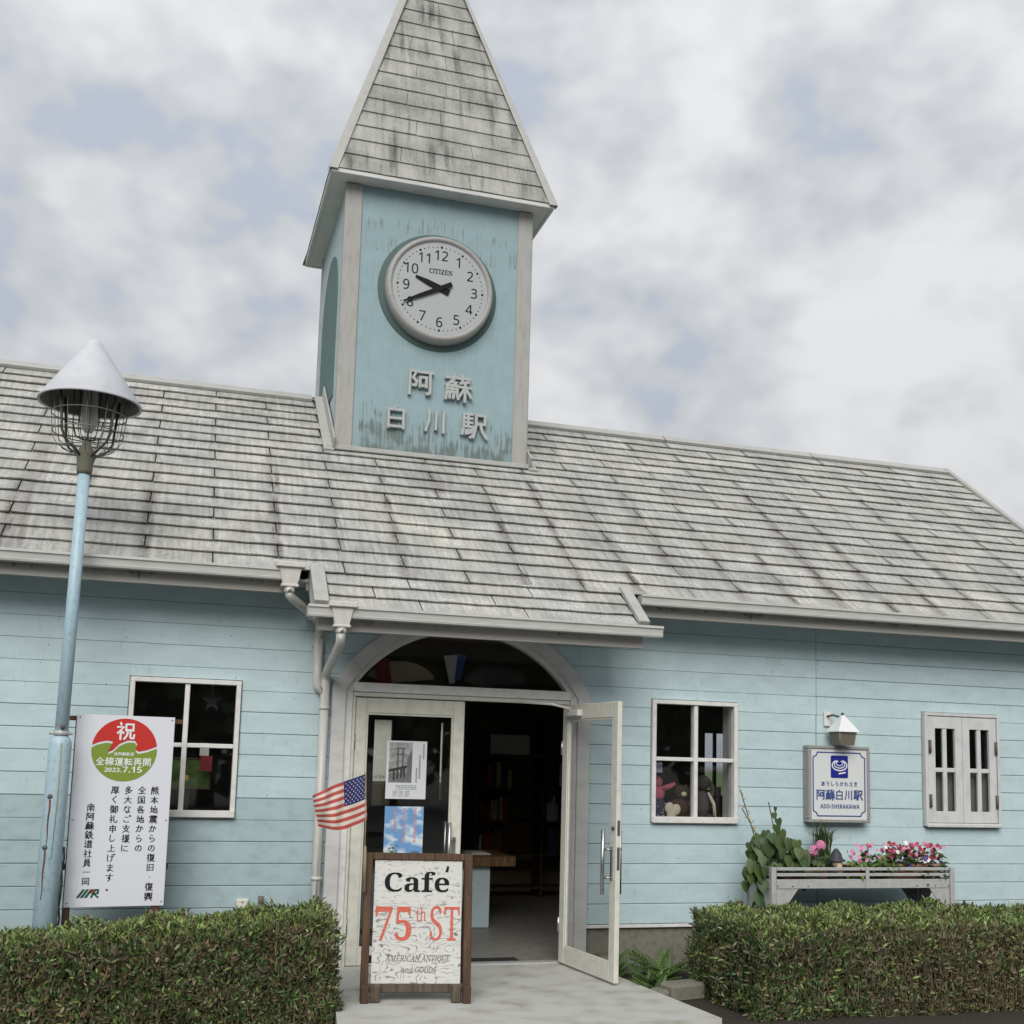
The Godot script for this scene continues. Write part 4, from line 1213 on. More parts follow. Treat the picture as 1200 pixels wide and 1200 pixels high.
func build_clock() -> void:
	var t := thing("wall_clock", "round white clock on the blue tower, hands at twenty to ten", "clock", Vector3(1.150, 6.255, TZ - 0.012), 0.0, "", false)
	M.clock_ring = mat(lin(0.075, 0.125, 0.12), 0.75, M.spot, Vector3(0.3, 0.3, 0.3))
	M.clock_case = mat(lin(0.33, 0.33, 0.32), 0.5, M.mott, Vector3(0.4, 0.4, 0.4))
	M.clock_face = mat(lin(0.36, 0.38, 0.39), 0.25)
	var b := MB.new(true)
	b.xf = Transform3D(FACE, Vector3.ZERO)
	b.lathe([[0.0, 0.012], [0.596, 0.012], [0.604, 0.006], [0.604, 0.0]].map(func(p): return [p[0], p[1]]), 64)
	part(t, "backing_ring", b, M.clock_ring)
	b = MB.new(true)
	b.xf = Transform3D(FACE, Vector3.ZERO)
	b.lathe([[0.53, 0.0], [0.545, 0.02], [0.541, 0.10], [0.530, 0.132], [0.510, 0.144], [0.492, 0.140], [0.480, 0.120]], 72)
	part(t, "case", b, M.clock_case)
	b = MB.new()
	b.xf = Transform3D(FACE, Vector3.ZERO)
	b.lathe([[0.49, 0.1185], [0.0, 0.1185]], 64)
	part(t, "face", b, M.clock_face)
	for h in 12:
		var a := PI / 2.0 - TAU * (h + 1) / 12.0
		b = MB.new()
		latin(b, str(h + 1), Vector2(cos(a), sin(a)) * 0.343, 0.10, 0.0, 0.1215, "Droid Sans")
		part(t, "numeral", b, M.ink)
	for i in 60:
		var a := TAU * i / 60.0
		var r := 0.0115 if i % 5 == 0 else 0.0055
		b = MB.new()
		var pts := []
		for k in 10:
			pts.append(Vector2(cos(a), sin(a)) * 0.428 + Vector2(cos(TAU * k / 10.0), sin(TAU * k / 10.0)) * r)
		b.prism(pts, 0.12, 0.1212)
		part(t, "minute_mark", b, M.ink)
	b = MB.new()
	latin(b, "CITIZEN", Vector2(0.0, 0.175), 0.047, 0.235, 0.1212, "Droid Serif", 700)
	part(t, "lettering", b, M.ink)
	for hd in [[PI / 2.0 - TAU * (9.0 + 41.0 / 60.0) / 12.0, 0.27, 0.095, 0.034, 0.132, "hour_hand"], [PI / 2.0 - TAU * 40.6 / 60.0, 0.41, 0.125, 0.025, 0.141, "minute_hand"]]:
		b = MB.new()
		b.xf = Transform3D(Basis(Vector3.BACK, hd[0]), Vector3.ZERO)
		b.prism([Vector2(-hd[2], -hd[3]), Vector2(-hd[2], hd[3]), Vector2(hd[1] * 0.55, hd[3] * 0.75), Vector2(hd[1], hd[3] * 0.30), Vector2(hd[1], -hd[3] * 0.30), Vector2(hd[1] * 0.55, -hd[3] * 0.75)], hd[4] - 0.004, hd[4])
		part(t, hd[5], b, M.ink)

func build_notice_board() -> void:
	# local frame: x along the board, y up from its lower edge, z to the viewer
	var t := thing("notice_board", "white notice board with red and green emblem on wooden stakes", "notice board", Vector3(-1.765, 0.555, 0.53), deg_to_rad(6.0), "", false)
	var w := 0.665
	var h := 1.335
	part(t, "panel", MB.new().bev(Vector3(0, 0, 0), Vector3(w, h, 0.006), 0.001), M.board_white)
	for x in [[-0.006, 0.044], [w - 0.075, w - 0.025]]:
		part(t, "stake", MB.new().bev(Vector3(x[0], -0.66, -0.045), Vector3(x[1], h - 0.01, -0.002), 0.003), M.stake)
	part(t, "rail", MB.new().bev(Vector3(-0.055, h - 0.045, -0.075), Vector3(w + 0.06, h - 0.012, -0.047), 0.003), M.stake)
	part(t, "rail", MB.new().bev(Vector3(-0.02, 0.25, -0.075), Vector3(w + 0.02, 0.29, -0.047), 0.003), M.stake)
	for p in [[0.02, h - 0.02], [w - 0.02, h - 0.02], [0.02, 0.03], [w - 0.02, 0.03], [0.02, 0.6], [w - 0.02, 0.6]]:
		var s := MB.new(true)
		s.tube([Vector3(p[0], p[1], 0.005), Vector3(p[0], p[1], 0.009)], 0.006, 8)
		part(t, "screw", s, M.steel)
	# emblem: a disc split by a white wave
	var c := Vector2(w * 0.497, h * (1.0 - 0.182))
	var R := 0.222
	var wave := []
	for q in [[-0.985, 0.10], [-0.80, 0.19], [-0.55, 0.25], [-0.36, 0.22], [-0.46, -0.02], [-0.52, -0.12], [-0.36, -0.06], [-0.15, 0.16], [0.08, 0.27], [0.30, 0.27], [0.38, 0.16], [0.34, -0.02], [0.44, -0.08], [0.70, -0.02], [0.985, 0.10]]:
		wave.append(Vector2(q[0], q[1]))
	for half in 2:
		var pts := []
		var off := 0.035 if half == 0 else -0.035
		for q in wave:
			var k: Vector2 = q + Vector2(0, off)
			pts.append(c + (k.normalized() * minf(k.length(), 0.995)) * R)
		for i in range(1, 32):
			var a := (PI * i / 32.0) * (1.0 if half == 0 else -1.0) + (0.13 if half == 0 else 0.07) * (1.0 - 2.0 * i / 32.0)
			pts.append(c + Vector2(cos(a), sin(a)) * R)
		part(t, "emblem", MB.new().prism(pts, 0.0072, 0.0085), M.emblem_red if half == 0 else M.emblem_green)
	var b := MB.new()
	glyph(b, "祝", c + Vector2(0.0, 0.133), 0.128, 0.10, 0.11, 0.0, 0.0105)
	var line := "全線運転再開"
	for i in 6:
		glyph(b, line[i], c + Vector2(-0.158 + i * 0.0632, -0.085), 0.059, 0.10, 0.11, 0.0, 0.0105)
	line = "南阿蘇鉄道"
	for i in 5:
		glyph(b, line[i], c + Vector2(-0.056 + i * 0.0275, -0.030), 0.025, 0.10, 0.11, 0.0, 0.0105)
	latin(b, "2023.", c + Vector2(-0.068, -0.143), 0.030, 0.115, 0.0105, "Droid Sans", 700)
	latin(b, "7.15", c + Vector2(0.062, -0.139), 0.042, 0.13, 0.0105, "Droid Sans", 700)
	part(t, "emblem_lettering", b, M.print_white)
	for col in [["熊本地震からの復旧・復興", 0.838, 0.394, 0.0676], ["全国各地からの", 0.704, 0.394, 0.0676], ["多大なご支援に", 0.567, 0.394, 0.0676], ["厚く御礼申し上げます。", 0.432, 0.394, 0.0676], ["南阿蘇鉄道社員一同", 0.200, 0.486, 0.0637]]:
		b = MB.new()
		for i in col[0].length():
			glyph(b, col[0][i], Vector2(w * col[1], h * (1.0 - col[2]) - i * col[3]), 0.056, 0.06, 0.105, 0.0, 0.0085)
		part(t, "lettering", b, M.ink)
	# company mark: slanted green bars, a red one, a green R
	var o := Vector2(w * 0.115, h * 0.048)
	b = MB.new()
	for i in 3:
		b.prism([o + Vector2(i * 0.026, 0), o + Vector2(i * 0.026 + 0.019, 0), o + Vector2(i * 0.026 + 0.058, 0.058), o + Vector2(i * 0.026 + 0.040, 0.058)], 0.0072, 0.0085)
	b.stroke([o + Vector2(0.10, 0.004), o + Vector2(0.122, 0.052), o + Vector2(0.142, 0.052), o + Vector2(0.142, 0.030), o + Vector2(0.116, 0.026), o + Vector2(0.142, 0.004)], 0.012, 0.014, 0.0, 0.0085)
	part(t, "company_mark", b, M.mark_green)
	part(t, "company_mark", MB.new().prism([o + Vector2(0.080, 0.030), o + Vector2(0.104, 0.030), o + Vector2(0.118, 0.056), o + Vector2(0.096, 0.056)], 0.0072, 0.0085), M.emblem_red)

func build_station_sign() -> void:
	var t := thing("station_sign", "square lightbox station name sign with blue lettering above the planter", "sign", Vector3(4.318, 1.175, 0.004), 0.0, "", false)
	var w := 0.628
	var h := 0.682
	var d := 0.10
	part(t, "case", frame(MB.new(), 0.0, w, 0.0, h, 0.030, 0.0, d, 0.006), M.sign_case)
	part(t, "panel", MB.new().box(Vector3(0.028, 0.028, 0.01), Vector3(w - 0.028, h - 0.028, d - 0.012)), M.sign_panel)
	var z := d - 0.0095
	var b := MB.new()
	var l := 0.050
	var k0 := 0.060
	var n := 0.045
	b.stroke([Vector2(l + n, h - k0), Vector2(w - l - n, h - k0), Vector2(w - l - n + 0.012, h - k0 - n * 0.6), Vector2(w - l, h - k0 - n), Vector2(w - l, k0 + n), Vector2(w - l - n + 0.012, k0 + n * 0.6), Vector2(w - l - n, k0), Vector2(l + n, k0), Vector2(l + n - 0.012, k0 + n * 0.6), Vector2(l, k0 + n), Vector2(l, h - k0 - n), Vector2(l + n - 0.012, h - k0 - n * 0.6), Vector2(l + n, h - k0)], 0.011, 0.011, 0.0, z)
	part(t, "border", b, M.sign_border)
	b = MB.new()
	var lc := Vector2(w * 0.505, h * 0.728)
	var pts := []
	for q in [[1, 1, 0.0], [-1, 1, 0.5], [-1, -1, 1.0], [1, -1, 1.5]]:
		for i in 5:
			var a: float = q[2] * PI + PI / 8.0 * i
			pts.append(lc + Vector2(q[0] * 0.074, q[1] * 0.086) + Vector2(cos(a), sin(a)) * 0.014)
	b.prism(pts, z - 0.002, z)
	part(t, "emblem", b, M.sign_blue)
	b = MB.new()
	for k in 3:
		var arc := []
		for i in 25:
			var a := PI * 0.64 + PI * 1.72 * i / 24.0
			arc.append(lc + Vector2(cos(a) * (0.075 - k * 0.021), 0.012 + k * 0.009 + sin(a) * (0.046 - k * 0.013)))
		b.stroke(arc, 0.011 - k * 0.002, 0.010 - k * 0.002, 0.0, z + 0.003)
	b.stroke([lc + Vector2(-0.005, -0.062), lc + Vector2(0.058, -0.050)], 0.012, 0.012, 0.0, z + 0.003)
	part(t, "emblem_waves", b, M.print_white)
	b = MB.new()
	var s := "あそしらかわえき"
	for i in 8:
		glyph(b, s[i], Vector2(0.150 + i * 0.0475, h * 0.505), 0.043, 0.11, 0.11, 0.0, z)
	s = "阿蘇白川駅"
	for i in 5:
		glyph(b, s[i], Vector2(0.125 + i * 0.0955, h * 0.362), 0.092, 0.095, 0.11, 0.0, z)
	latin(b, "ASO-SHIRAKAWA", Vector2(w * 0.51, h * 0.212), 0.036, 0.40, z, "Droid Sans", 700)
	part(t, "lettering", b, M.sign_border)

func build_lantern() -> void:
	var t := thing("wall_lantern", "small house-shaped wall lantern above the station name sign", "lantern", Vector3(4.635, 1.862, 0.0), 0.0, "", false)
	part(t, "mounting_plate", MB.new().bev(Vector3(-0.105, 0.17, 0.001), Vector3(-0.035, 0.30, 0.025), 0.005), M.sash)
	part(t, "arm", MB.new(true).tube([Vector3(-0.08, 0.26, 0.03), Vector3(-0.06, 0.27, 0.09), Vector3(-0.02, 0.255, 0.13)], 0.010, 8), M.darkmetal)
	var z := 0.15
	var b := MB.new()
	var lo := 0.068
	var hi := 0.088
	for k in 4:
		var r := Basis(Vector3.UP, k * PI / 2.0)
		b.oquad(r * Vector3(-lo, 0.0, lo) + Vector3(0, 0, z), r * Vector3(lo, 0.0, lo) + Vector3(0, 0, z), r * Vector3(hi, 0.13, hi) + Vector3(0, 0, z), r * Vector3(-hi, 0.13, hi) + Vector3(0, 0, z), r * Vector3.BACK)
	b.oquad(Vector3(-lo, 0, z - lo), Vector3(lo, 0, z - lo), Vector3(lo, 0, z + lo), Vector3(-lo, 0, z + lo), Vector3.DOWN)
	part(t, "shade", b, mat(lin(0.16, 0.14, 0.115), 0.5, M.spot, Vector3(0.08, 0.08, 0.08)))
	b = MB.new(true)
	b.tube([Vector3(-lo, 0.0, z + lo), Vector3(-hi, 0.13, z + hi)], 0.005, 5)
	b.tube([Vector3(lo, 0.0, z + lo), Vector3(hi, 0.13, z + hi)], 0.005, 5)
	part(t, "edge_bar", b, M.rustpale)
	b = MB.new()
	var e := 0.105
	for k in 4:
		var r := Basis(Vector3.UP, k * PI / 2.0)
		b.oquad(r * Vector3(-e, 0.125, e) + Vector3(0, 0, z), r * Vector3(e, 0.125, e) + Vector3(0, 0, z), r * Vector3(0.012, 0.27, 0.012) + Vector3(0, 0, z), r * Vector3(-0.012, 0.27, 0.012) + Vector3(0, 0, z), r * Vector3(0, 1, 1))
		b.oquad(r * Vector3(-e, 0.125, e) + Vector3(0, 0, z), r * Vector3(e, 0.125, e) + Vector3(0, 0, z), r * Vector3(e, 0.118, e) + Vector3(0, 0, z), r * Vector3(-e, 0.118, e) + Vector3(0, 0, z), r * Vector3.BACK)
	b.oquad(Vector3(-e, 0.118, z - e), Vector3(e, 0.118, z - e), Vector3(e, 0.118, z + e), Vector3(-e, 0.118, z + e), Vector3.DOWN)
	part(t, "roof", b, M.white)
	part(t, "finial", MB.new(true).ell(Vector3(0, 0.275, z), Vector3(0.016, 0.02, 0.016), 6, 8), M.darkmetal)

func build_lamp_post() -> void:
	var t := thing("lamp_post", "pale blue lamp post with conical white hat and wire basket", "lamp post", Vector3(-1.868, -0.09, 0.70), 0.0, "", false)
	var g := 0.09          # local heights are measured from the sill
	var lean := Vector3(0.012, 1, 0).normalized()
	var at := func(y: float) -> Vector3: return lean * (y + g)
	part(t, "lower_tube", MB.new(true).tube([at.call(-0.09), at.call(1.66), at.call(1.69), at.call(1.715), at.call(1.73)], [0.079, 0.075, 0.072, 0.062, 0.047], 24), M.polelight)
	part(t, "upper_tube", MB.new(true).tube([at.call(1.72), at.call(3.59)], [0.045, 0.041], 20), M.polelight)
	var cl := MB.new(true)
	cl.tube([at.call(1.735), at.call(1.765)], 0.055, 20)
	cl.tube([at.call(1.745) + Vector3(-0.075, 0, 0.02), at.call(1.745) + Vector3(0.075, 0, 0.02)], 0.008, 8)
	part(t, "clamp", cl, M.aluminium)
	part(t, "bolt", MB.new(true).ell(at.call(1.79) + Vector3(0.01, 0, 0.058), Vector3(0.017, 0.017, 0.017), 6, 10), M.darkmetal)
	for r in [[1.32, 0.0], [0.98, -0.004]]:
		var c: Vector3 = at.call(r[0]) + Vector3(-0.028 + r[1], 0, 0.069)
		part(t, "rust_hole", MB.new(true).ell(c, Vector3(0.020, 0.017, 0.010), 6, 10), M.darkmetal)
		var dr := MB.new(true)
		var pts := []
		for i in 6:
			pts.append(at.call(r[0] - 0.02 - i * 0.065) + Vector3(-0.028 + r[1] + 0.003 * sin(i * 2.0), 0, 0.0695 + i * 0.0003))
		dr.tube(pts, [0.008, 0.007, 0.006, 0.005, 0.004, 0.002], 6)
		part(t, "rust_run", dr, M.rust)
	var dr2 := MB.new(true)
	dr2.tube([at.call(1.68) + Vector3(0.014, 0, 0.071), at.call(1.3) + Vector3(0.018, 0, 0.0735), at.call(0.9) + Vector3(0.012, 0, 0.0742)], [0.006, 0.005, 0.002], 6)
	part(t, "rust_run", dr2, M.rustpale)
	var cb := []
	for i in 14:
		cb.append(at.call(0.98 - i * 0.08) + Vector3(0.083 + 0.006 * sin(i * 2.3), 0, 0.012 * cos(i * 1.7)))
	part(t, "cable", MB.new(true).tube(cb, 0.008, 6), M.black)
	# head
	M.wire = mat(lin(0.17, 0.165, 0.155), 0.5)
	M.collar = mat(lin(0.15, 0.15, 0.115), 0.8, M.spot, Vector3(0.15, 0.15, 0.15))
	var b := MB.new(true)
	b.tube([at.call(3.575), at.call(3.60), at.call(3.72), at.call(3.74), at.call(3.83)], [0.050, 0.053, 0.060, 0.055, 0.012], 16)
	part(t, "collar", b, M.collar)
	var cx: Vector3 = at.call(0.0)
	var off := Vector3(at.call(4.1).x, g, 0)
	b = MB.new(true)
	b.xf = Transform3D(Basis(Vector3.BACK, 0.0), off)
	b.lathe([[0.335, 4.085], [0.352, 4.078], [0.352, 4.092], [0.20, 4.315], [0.055, 4.53], [0.035, 4.556], [0.0, 4.566]], 48)
	part(t, "hat", b, M.hat)
	b = MB.new(true)
	b.xf = Transform3D(Basis(), off)
	b.lathe([[0.0, 4.50], [0.05, 4.50], [0.19, 4.305], [0.335, 4.085]], 48)
	part(t, "hat_lining", b, M.darkmetal)
	b = MB.new(true)
	b.xf = Transform3D(Basis(), off)
	b.tube([Vector3(0, 4.50, 0), Vector3(0, 4.26, 0)], 0.035, 14)
	b.tube([Vector3(0, 4.27, 0), Vector3(0, 4.21, 0)], [0.13, 0.14], 24)
	part(t, "reflector", b, M.darkmetal)
	b = MB.new(true)
	b.xf = Transform3D(Basis(), off)
	b.lathe([[0.0, 3.87], [0.03, 3.88], [0.055, 3.93], [0.058, 4.0], [0.05, 4.12], [0.045, 4.22]], 20)
	part(t, "bulb", b, M.bulb)
	# inner cup of wires round the bulb, outer basket of stays
	for k in 4:
		var a := TAU * (k + 0.5) / 4.0
		var s := MB.new(true)
		var pts := []
		for q in [[0.262, 4.17], [0.243, 4.0], [0.224, 3.845], [0.190, 3.785], [0.12, 3.745], [0.055, 3.70]]:
			pts.append(off + Vector3(cos(a) * q[0], q[1], sin(a) * q[0]))
		s.tube(pts, 0.0095, 8)
		part(t, "stay", s, M.darkmetal)
	for k in 12:
		var a := TAU * k / 12.0
		var s := MB.new(true)
		var pts := []
		for q in [[0.272, 4.17], [0.253, 4.0], [0.235, 3.835], [0.20, 3.775], [0.10, 3.72]]:
			pts.append(off + Vector3(cos(a) * q[0], q[1], sin(a) * q[0]))
		s.tube(pts, 0.0028, 5)
		part(t, "wire", s, M.wire)
	for k in 10:
		var a := TAU * (k + 0.3) / 10.0
		var s := MB.new(true)
		var pts := []
		for q in [[0.115, 4.21], [0.11, 3.93], [0.085, 3.84], [0.0, 3.815]]:
			pts.append(off + Vector3(cos(a) * q[0], q[1], sin(a) * q[0]))
		s.tube(pts, 0.0035, 5)
		part(t, "inner_wire", s, M.darkmetal)
	for q in [[0.253, 4.0], [0.239, 3.87], [0.17, 3.757]]:
		var s := MB.new(true)
		var pts := []
		for i in 33:
			pts.append(off + Vector3(cos(TAU * i / 32.0) * q[0], q[1], sin(TAU * i / 32.0) * q[0]))
		s.tube(pts, 0.0045, 5, false)
		part(t, "hoop", s, M.wire)

func plank_image() -> Image:
	# white paint rubbed through to dark, flowing plywood grain
	var w := 384
	var h := 512
	var im := Image.create(w, h, false, Image.FORMAT_RGB8)
	var wr := noise(91, 0.006, 3)
	var n := noise(92, 0.05, 3)
	var f := noise(93, 0.02, 2)
	for y in h:
		for x in w:
			var v := y + wr.get_noise_2d(x * 0.7, y * 1.3) * 150.0
			var g := absf(sin(v * 0.085 + n.get_noise_2d(x * 0.2, y * 0.5) * 0.6))
			var amp := clampf(0.40 + f.get_noise_2d(x * 0.8, y * 2.2) * 1.5 + (0.25 if y > h * 0.33 else -0.30), 0.0, 1.0)
			var k := pow(1.0 - g, 3.5) * amp
			k = maxf(k, clampf(n.get_noise_2d(x * 0.16, y * 1.1) * 2.6 - 1.0, 0.0, 0.7) * amp)
			var c := Color(0.555, 0.56, 0.545).lerp(Color(0.09, 0.082, 0.075), clampf(k * 1.2, 0.0, 0.88))
			if y > h * 0.955 + 6.0 * n.get_noise_2d(x, 3.0):
				c = c.lerp(Color(0.12, 0.09, 0.06), 0.7)
			im.set_pixel(x, y, c.linear_to_srgb())
	return im

func build_cafe_sign() -> void:
	var t := thing("cafe_sign", "brown-framed sandwich board with cafe lettering on weathered white planks", "sign board", Vector3(0.585, 0.0, 1.22), deg_to_rad(-9.0), "", false)
	var tilt := Basis(Vector3.RIGHT, deg_to_rad(-8.0))
	var w := 0.70
	var h := 0.99
	var fr := group_part(t, "front_board")
	fr.transform = Transform3D(tilt, Vector3(0, 0.0, 0.04))
	var pm := textured(plank_image(), 0.7)
	var b := MB.new()
	b.uv(Vector3(1.0 / (w - 0.09), 0, 0), Vector3(0, -1.0 / (h - 0.10), 0), Vector2(0.5, (h - 0.05) / (h - 0.10)))
	b.box(Vector3(-w / 2.0 + 0.045, 0.055, -0.008), Vector3(w / 2.0 - 0.045, h - 0.045, 0.006))
	part(fr, "panel", b, pm)
	for s in [-1.0, 1.0]:
		part(fr, "stile", MB.new().bev(Vector3(s * w / 2.0 - 0.027, 0.0, -0.02), Vector3(s * w / 2.0 + 0.027, h, 0.022), 0.005), M.brownwood)
	part(fr, "rail", MB.new().bev(Vector3(-w / 2.0 + 0.027, h - 0.05, -0.02), Vector3(w / 2.0 - 0.027, h, 0.020), 0.005), M.brownwood)
	part(fr, "rail", MB.new().bev(Vector3(-w / 2.0 + 0.027, 0.055, -0.02), Vector3(w / 2.0 - 0.027, 0.115, 0.018), 0.005), M.greywood)
	var rear := group_part(t, "rear_frame")
	rear.transform = Transform3D(Basis(Vector3.RIGHT, deg_to_rad(14.0)), Vector3(0, 0.0, -0.36))
	for s in [-1.0, 1.0]:
		part(rear, "stile", MB.new().bev(Vector3(s * w / 2.0 - 0.025, 0.0, -0.018), Vector3(s * w / 2.0 + 0.025, 1.0, 0.018), 0.004), M.brownwood)
	part(rear, "rail", MB.new().bev(Vector3(-w / 2.0 + 0.025, 0.2, -0.016), Vector3(w / 2.0 - 0.025, 0.25, 0.016), 0.004), M.brownwood)
	for s in [-1.0, 1.0]:
		part(t, "foot", MB.new().bev(Vector3(s * (w / 2.0 - 0.005) - 0.028, 0.0, 0.065), Vector3(s * (w / 2.0 - 0.005) + 0.028, 0.115, 0.135), 0.006), M.brownwood)
		part(t, "foot", MB.new().bev(Vector3(s * (w / 2.0 - 0.075) - 0.035, 0.0, 0.065), Vector3(s * (w / 2.0 - 0.075) + 0.035, 0.12, 0.115), 0.010), M.greywood)
	b = MB.new()
	latin(b, "Cafe", Vector2(-0.01, h - 0.196), 0.130, 0.45, 0.0085, "Droid Serif", 700)
	part(fr, "lettering", b, M.ink)
	b = MB.new()
	b.prism([Vector2(0.185, h - 0.128), Vector2(0.200, h - 0.085), Vector2(0.213, h - 0.090), Vector2(0.207, h - 0.128)], 0.0070, 0.0085)
	part(fr, "lettering", b, M.ink)
	b = MB.new()
	latin(b, "75", Vector2(-0.165, h - 0.480), 0.225, 0.25, 0.0085, "Droid Serif", 700)
	latin(b, "th", Vector2(0.025, h - 0.415), 0.085, 0.07, 0.0085, "Droid Serif", 400)
	latin(b, "ST", Vector2(0.19, h - 0.475), 0.225, 0.205, 0.0085, "Droid Serif", 400)
	part(fr, "lettering", b, M.sign_red)
	b = MB.new()
	latin(b, "AMERICAN ANTIQUE", Vector2(0.01, h - 0.715), 0.040, 0.44, 0.0085, "Droid Serif", 400, 0.25)
	latin(b, "and GOODS", Vector2(0.02, h - 0.785), 0.036, 0.235, 0.0085, "Droid Serif", 400, 0.25)
	part(fr, "lettering", b, M.ink_worn)

func flag_image() -> Image:
	var im := Image.create(390, 260, false, Image.FORMAT_RGB8)
	for i in 13:
		im.fill_rect(Rect2i(0, i * 20, 390, 20), lin(0.40, 0.07, 0.06) if i % 2 == 0 else lin(0.60, 0.54, 0.48))
	im.fill_rect(Rect2i(0, 0, 160, 140), lin(0.022, 0.025, 0.13))
	for r in 9:
		for c in (6 if r % 2 == 0 else 5):
			var p := Vector2(14.0 + c * 26.4 + (0.0 if r % 2 == 0 else 13.2), 14.0 + r * 14.0)
			for y in range(-5, 6):
				for x in range(-5, 6):
					var a := atan2(x, -y)
					var rr := 5.4 * (0.62 + 0.38 * cos(5.0 * a))
					if Vector2(x, y).length() < rr:
						im.set_pixelv(Vector2i(p) + Vector2i(x, y), lin(0.62, 0.60, 0.58))
	return im

func build_flag() -> void:
	var t := thing("hand_flag", "small stars and stripes flag on a stick beside the sandwich board", "flag", Vector3(0.205, 0.0, 1.205), 0.0, "", false)
	part(t, "stick", MB.new(true).tube([Vector3(0.006, 0.74, -0.04), Vector3(0.0, 1.2, -0.05), Vector3(-0.012, 1.535, -0.055)], 0.005, 8), M.stickwood)
	part(t, "grip", MB.new(true).tube([Vector3(0.008, 0.72, -0.04), Vector3(0.004, 1.03, -0.045)], [0.0125, 0.010], 8), M.stickwood)
	# hanging cloth: hoist along the stick, fly drooping to the left
	var b := MB.new(true)
	b.use_uv = false
	var nu := 26
	var nv := 16
	var P := func(u: float, v: float) -> Vector3:
		var x := -0.012 + 0.022 * v - u * 0.365 + 0.035 * v * u
		var y := 1.525 - v * 0.315 - 0.125 * u - 0.03 * u * u + 0.105 * v * u - 0.05 * v * sin(u * PI)
		var z := -0.052 + 0.036 * sin(u * 8.5 + v * 2.4) * minf(1.0, u * 3.0) + 0.014 * sin(u * 19.0 - v * 6.0) * u
		return Vector3(x, y, z)
	for i in nu:
		for j in nv:
			var c := [Vector2(i, j), Vector2(i, j + 1), Vector2(i + 1, j + 1), Vector2(i + 1, j)]
			for k in [0, 1, 2, 0, 2, 3]:
				var q: Vector2 = c[k] / Vector2(nu, nv)
				b.st.set_uv(q)
				b.st.add_vertex(P.call(q.x, q.y))
	var fm := textured(flag_image(), 0.85)
	fm.backlight_enabled = true
	fm.backlight = Color(0.25, 0.25, 0.25)
	part(t, "cloth", b, fm)

func poster_image(kind: int) -> Image:
	var im := Image.create(132, 190, false, Image.FORMAT_RGB8)
	if kind == 0:
		im.fill(lin(0.62, 0.64, 0.68))
		var n := noise(95, 0.05, 3)
		for y in range(5, 137):
			for x in range(8, 84):
				var v := 0.33 + 0.14 * n.get_noise_2d(x, y) - 0.0005 * y
				if y > 104:
					v = 0.16 + 0.10 * n.get_noise_2d(x * 3.0, y * 3.0)
				im.set_pixel(x, y, lin(v, v, v * 1.02))
		var ink := lin(0.03, 0.03, 0.035)
		for x in [34, 50]:
			im.fill_rect(Rect2i(x, 22, 6, 82), lin(0.11, 0.11, 0.11))
		for y in [22, 42]:
			im.fill_rect(Rect2i(30, y, 30, 5), lin(0.10, 0.10, 0.10))
		for x in range(8, 84):
			im.fill_rect(Rect2i(x, 94 - (x - 8) / 4, 1, 9), ink)
			if x > 66:
				im.fill_rect(Rect2i(x, 60 - (x - 66) * 2, 1, 76), lin(0.13, 0.13, 0.13))
		for x in [22, 34, 46, 56]:
			im.fill_rect(Rect2i(x, 98 - (x - 8) / 4, 6, 34), ink)
		for r in [[118, 10, 60], [106, 45, 116], [96, 88, 130]]:
			for y in range(r[1], r[2], 10):
				im.fill_rect(Rect2i(r[0], y, 7, 1), ink)
				im.fill_rect(Rect2i(r[0] + 3, y, 1, 7), ink)
				im.fill_rect(Rect2i(r[0], y + 4, 6, 1), ink)
				im.fill_rect(Rect2i(r[0] + 1, y + 7, 6, 1), ink)
		im.fill_rect(Rect2i(34, 146, 66, 1), ink)
		im.fill_rect(Rect2i(34, 158, 66, 1), ink)
		im.fill_rect(Rect2i(34, 146, 1, 13), ink)
		im.fill_rect(Rect2i(99, 146, 1, 13), ink)
		for y in [150, 153, 164, 169, 174, 180]:
			for x in range(38, 96, 4):
				if (x * 7 + y * 3) % 5 != 0:
					im.fill_rect(Rect2i(x - (14 if y > 160 else 0), y, 3, 2), lin(0.10, 0.10, 0.12))
	else:
		var n := noise(96, 0.014, 3)
		for y in 190:
			for x in 132:
				var k := clampf(0.25 + n.get_noise_2d(x, y * 1.4) * 1.6, 0.0, 1.0)
				im.set_pixel(x, y, lin(0.14, 0.30, 0.56).lerp(lin(0.60, 0.66, 0.72), k))
		var pink := lin(0.50, 0.20, 0.22)
		for r in [[30, 8, 80], [60, 6, 112], [98, 6, 112]]:
			for y in range(r[1], r[2], 13):
				im.fill_rect(Rect2i(r[0], y, 11, 2), pink)
				im.fill_rect(Rect2i(r[0] + 4, y, 2, 10), pink)
				im.fill_rect(Rect2i(r[0] + 1, y + 5, 9, 2), pink)
				im.fill_rect(Rect2i(r[0] + 2, y + 9, 8, 1), pink)
		for y in range(126, 190):
			for x in range(6, 56):
				if n.get_noise_2d(x * 5.0, y * 5.0) > absf(x - 32) * 0.02 - (y - 132) * 0.006:
					im.set_pixel(x, y, lin(0.06, 0.13, 0.05))
		for y in range(140, 176):
			for x in range(84, 130):
				var r := Vector2(x - 107, (y - 160) * 1.5).length()
				if r < 20.0 and (int(r) / 3) % 2 == 0:
					im.set_pixel(x, y, lin(0.03, 0.03, 0.06))
	return im

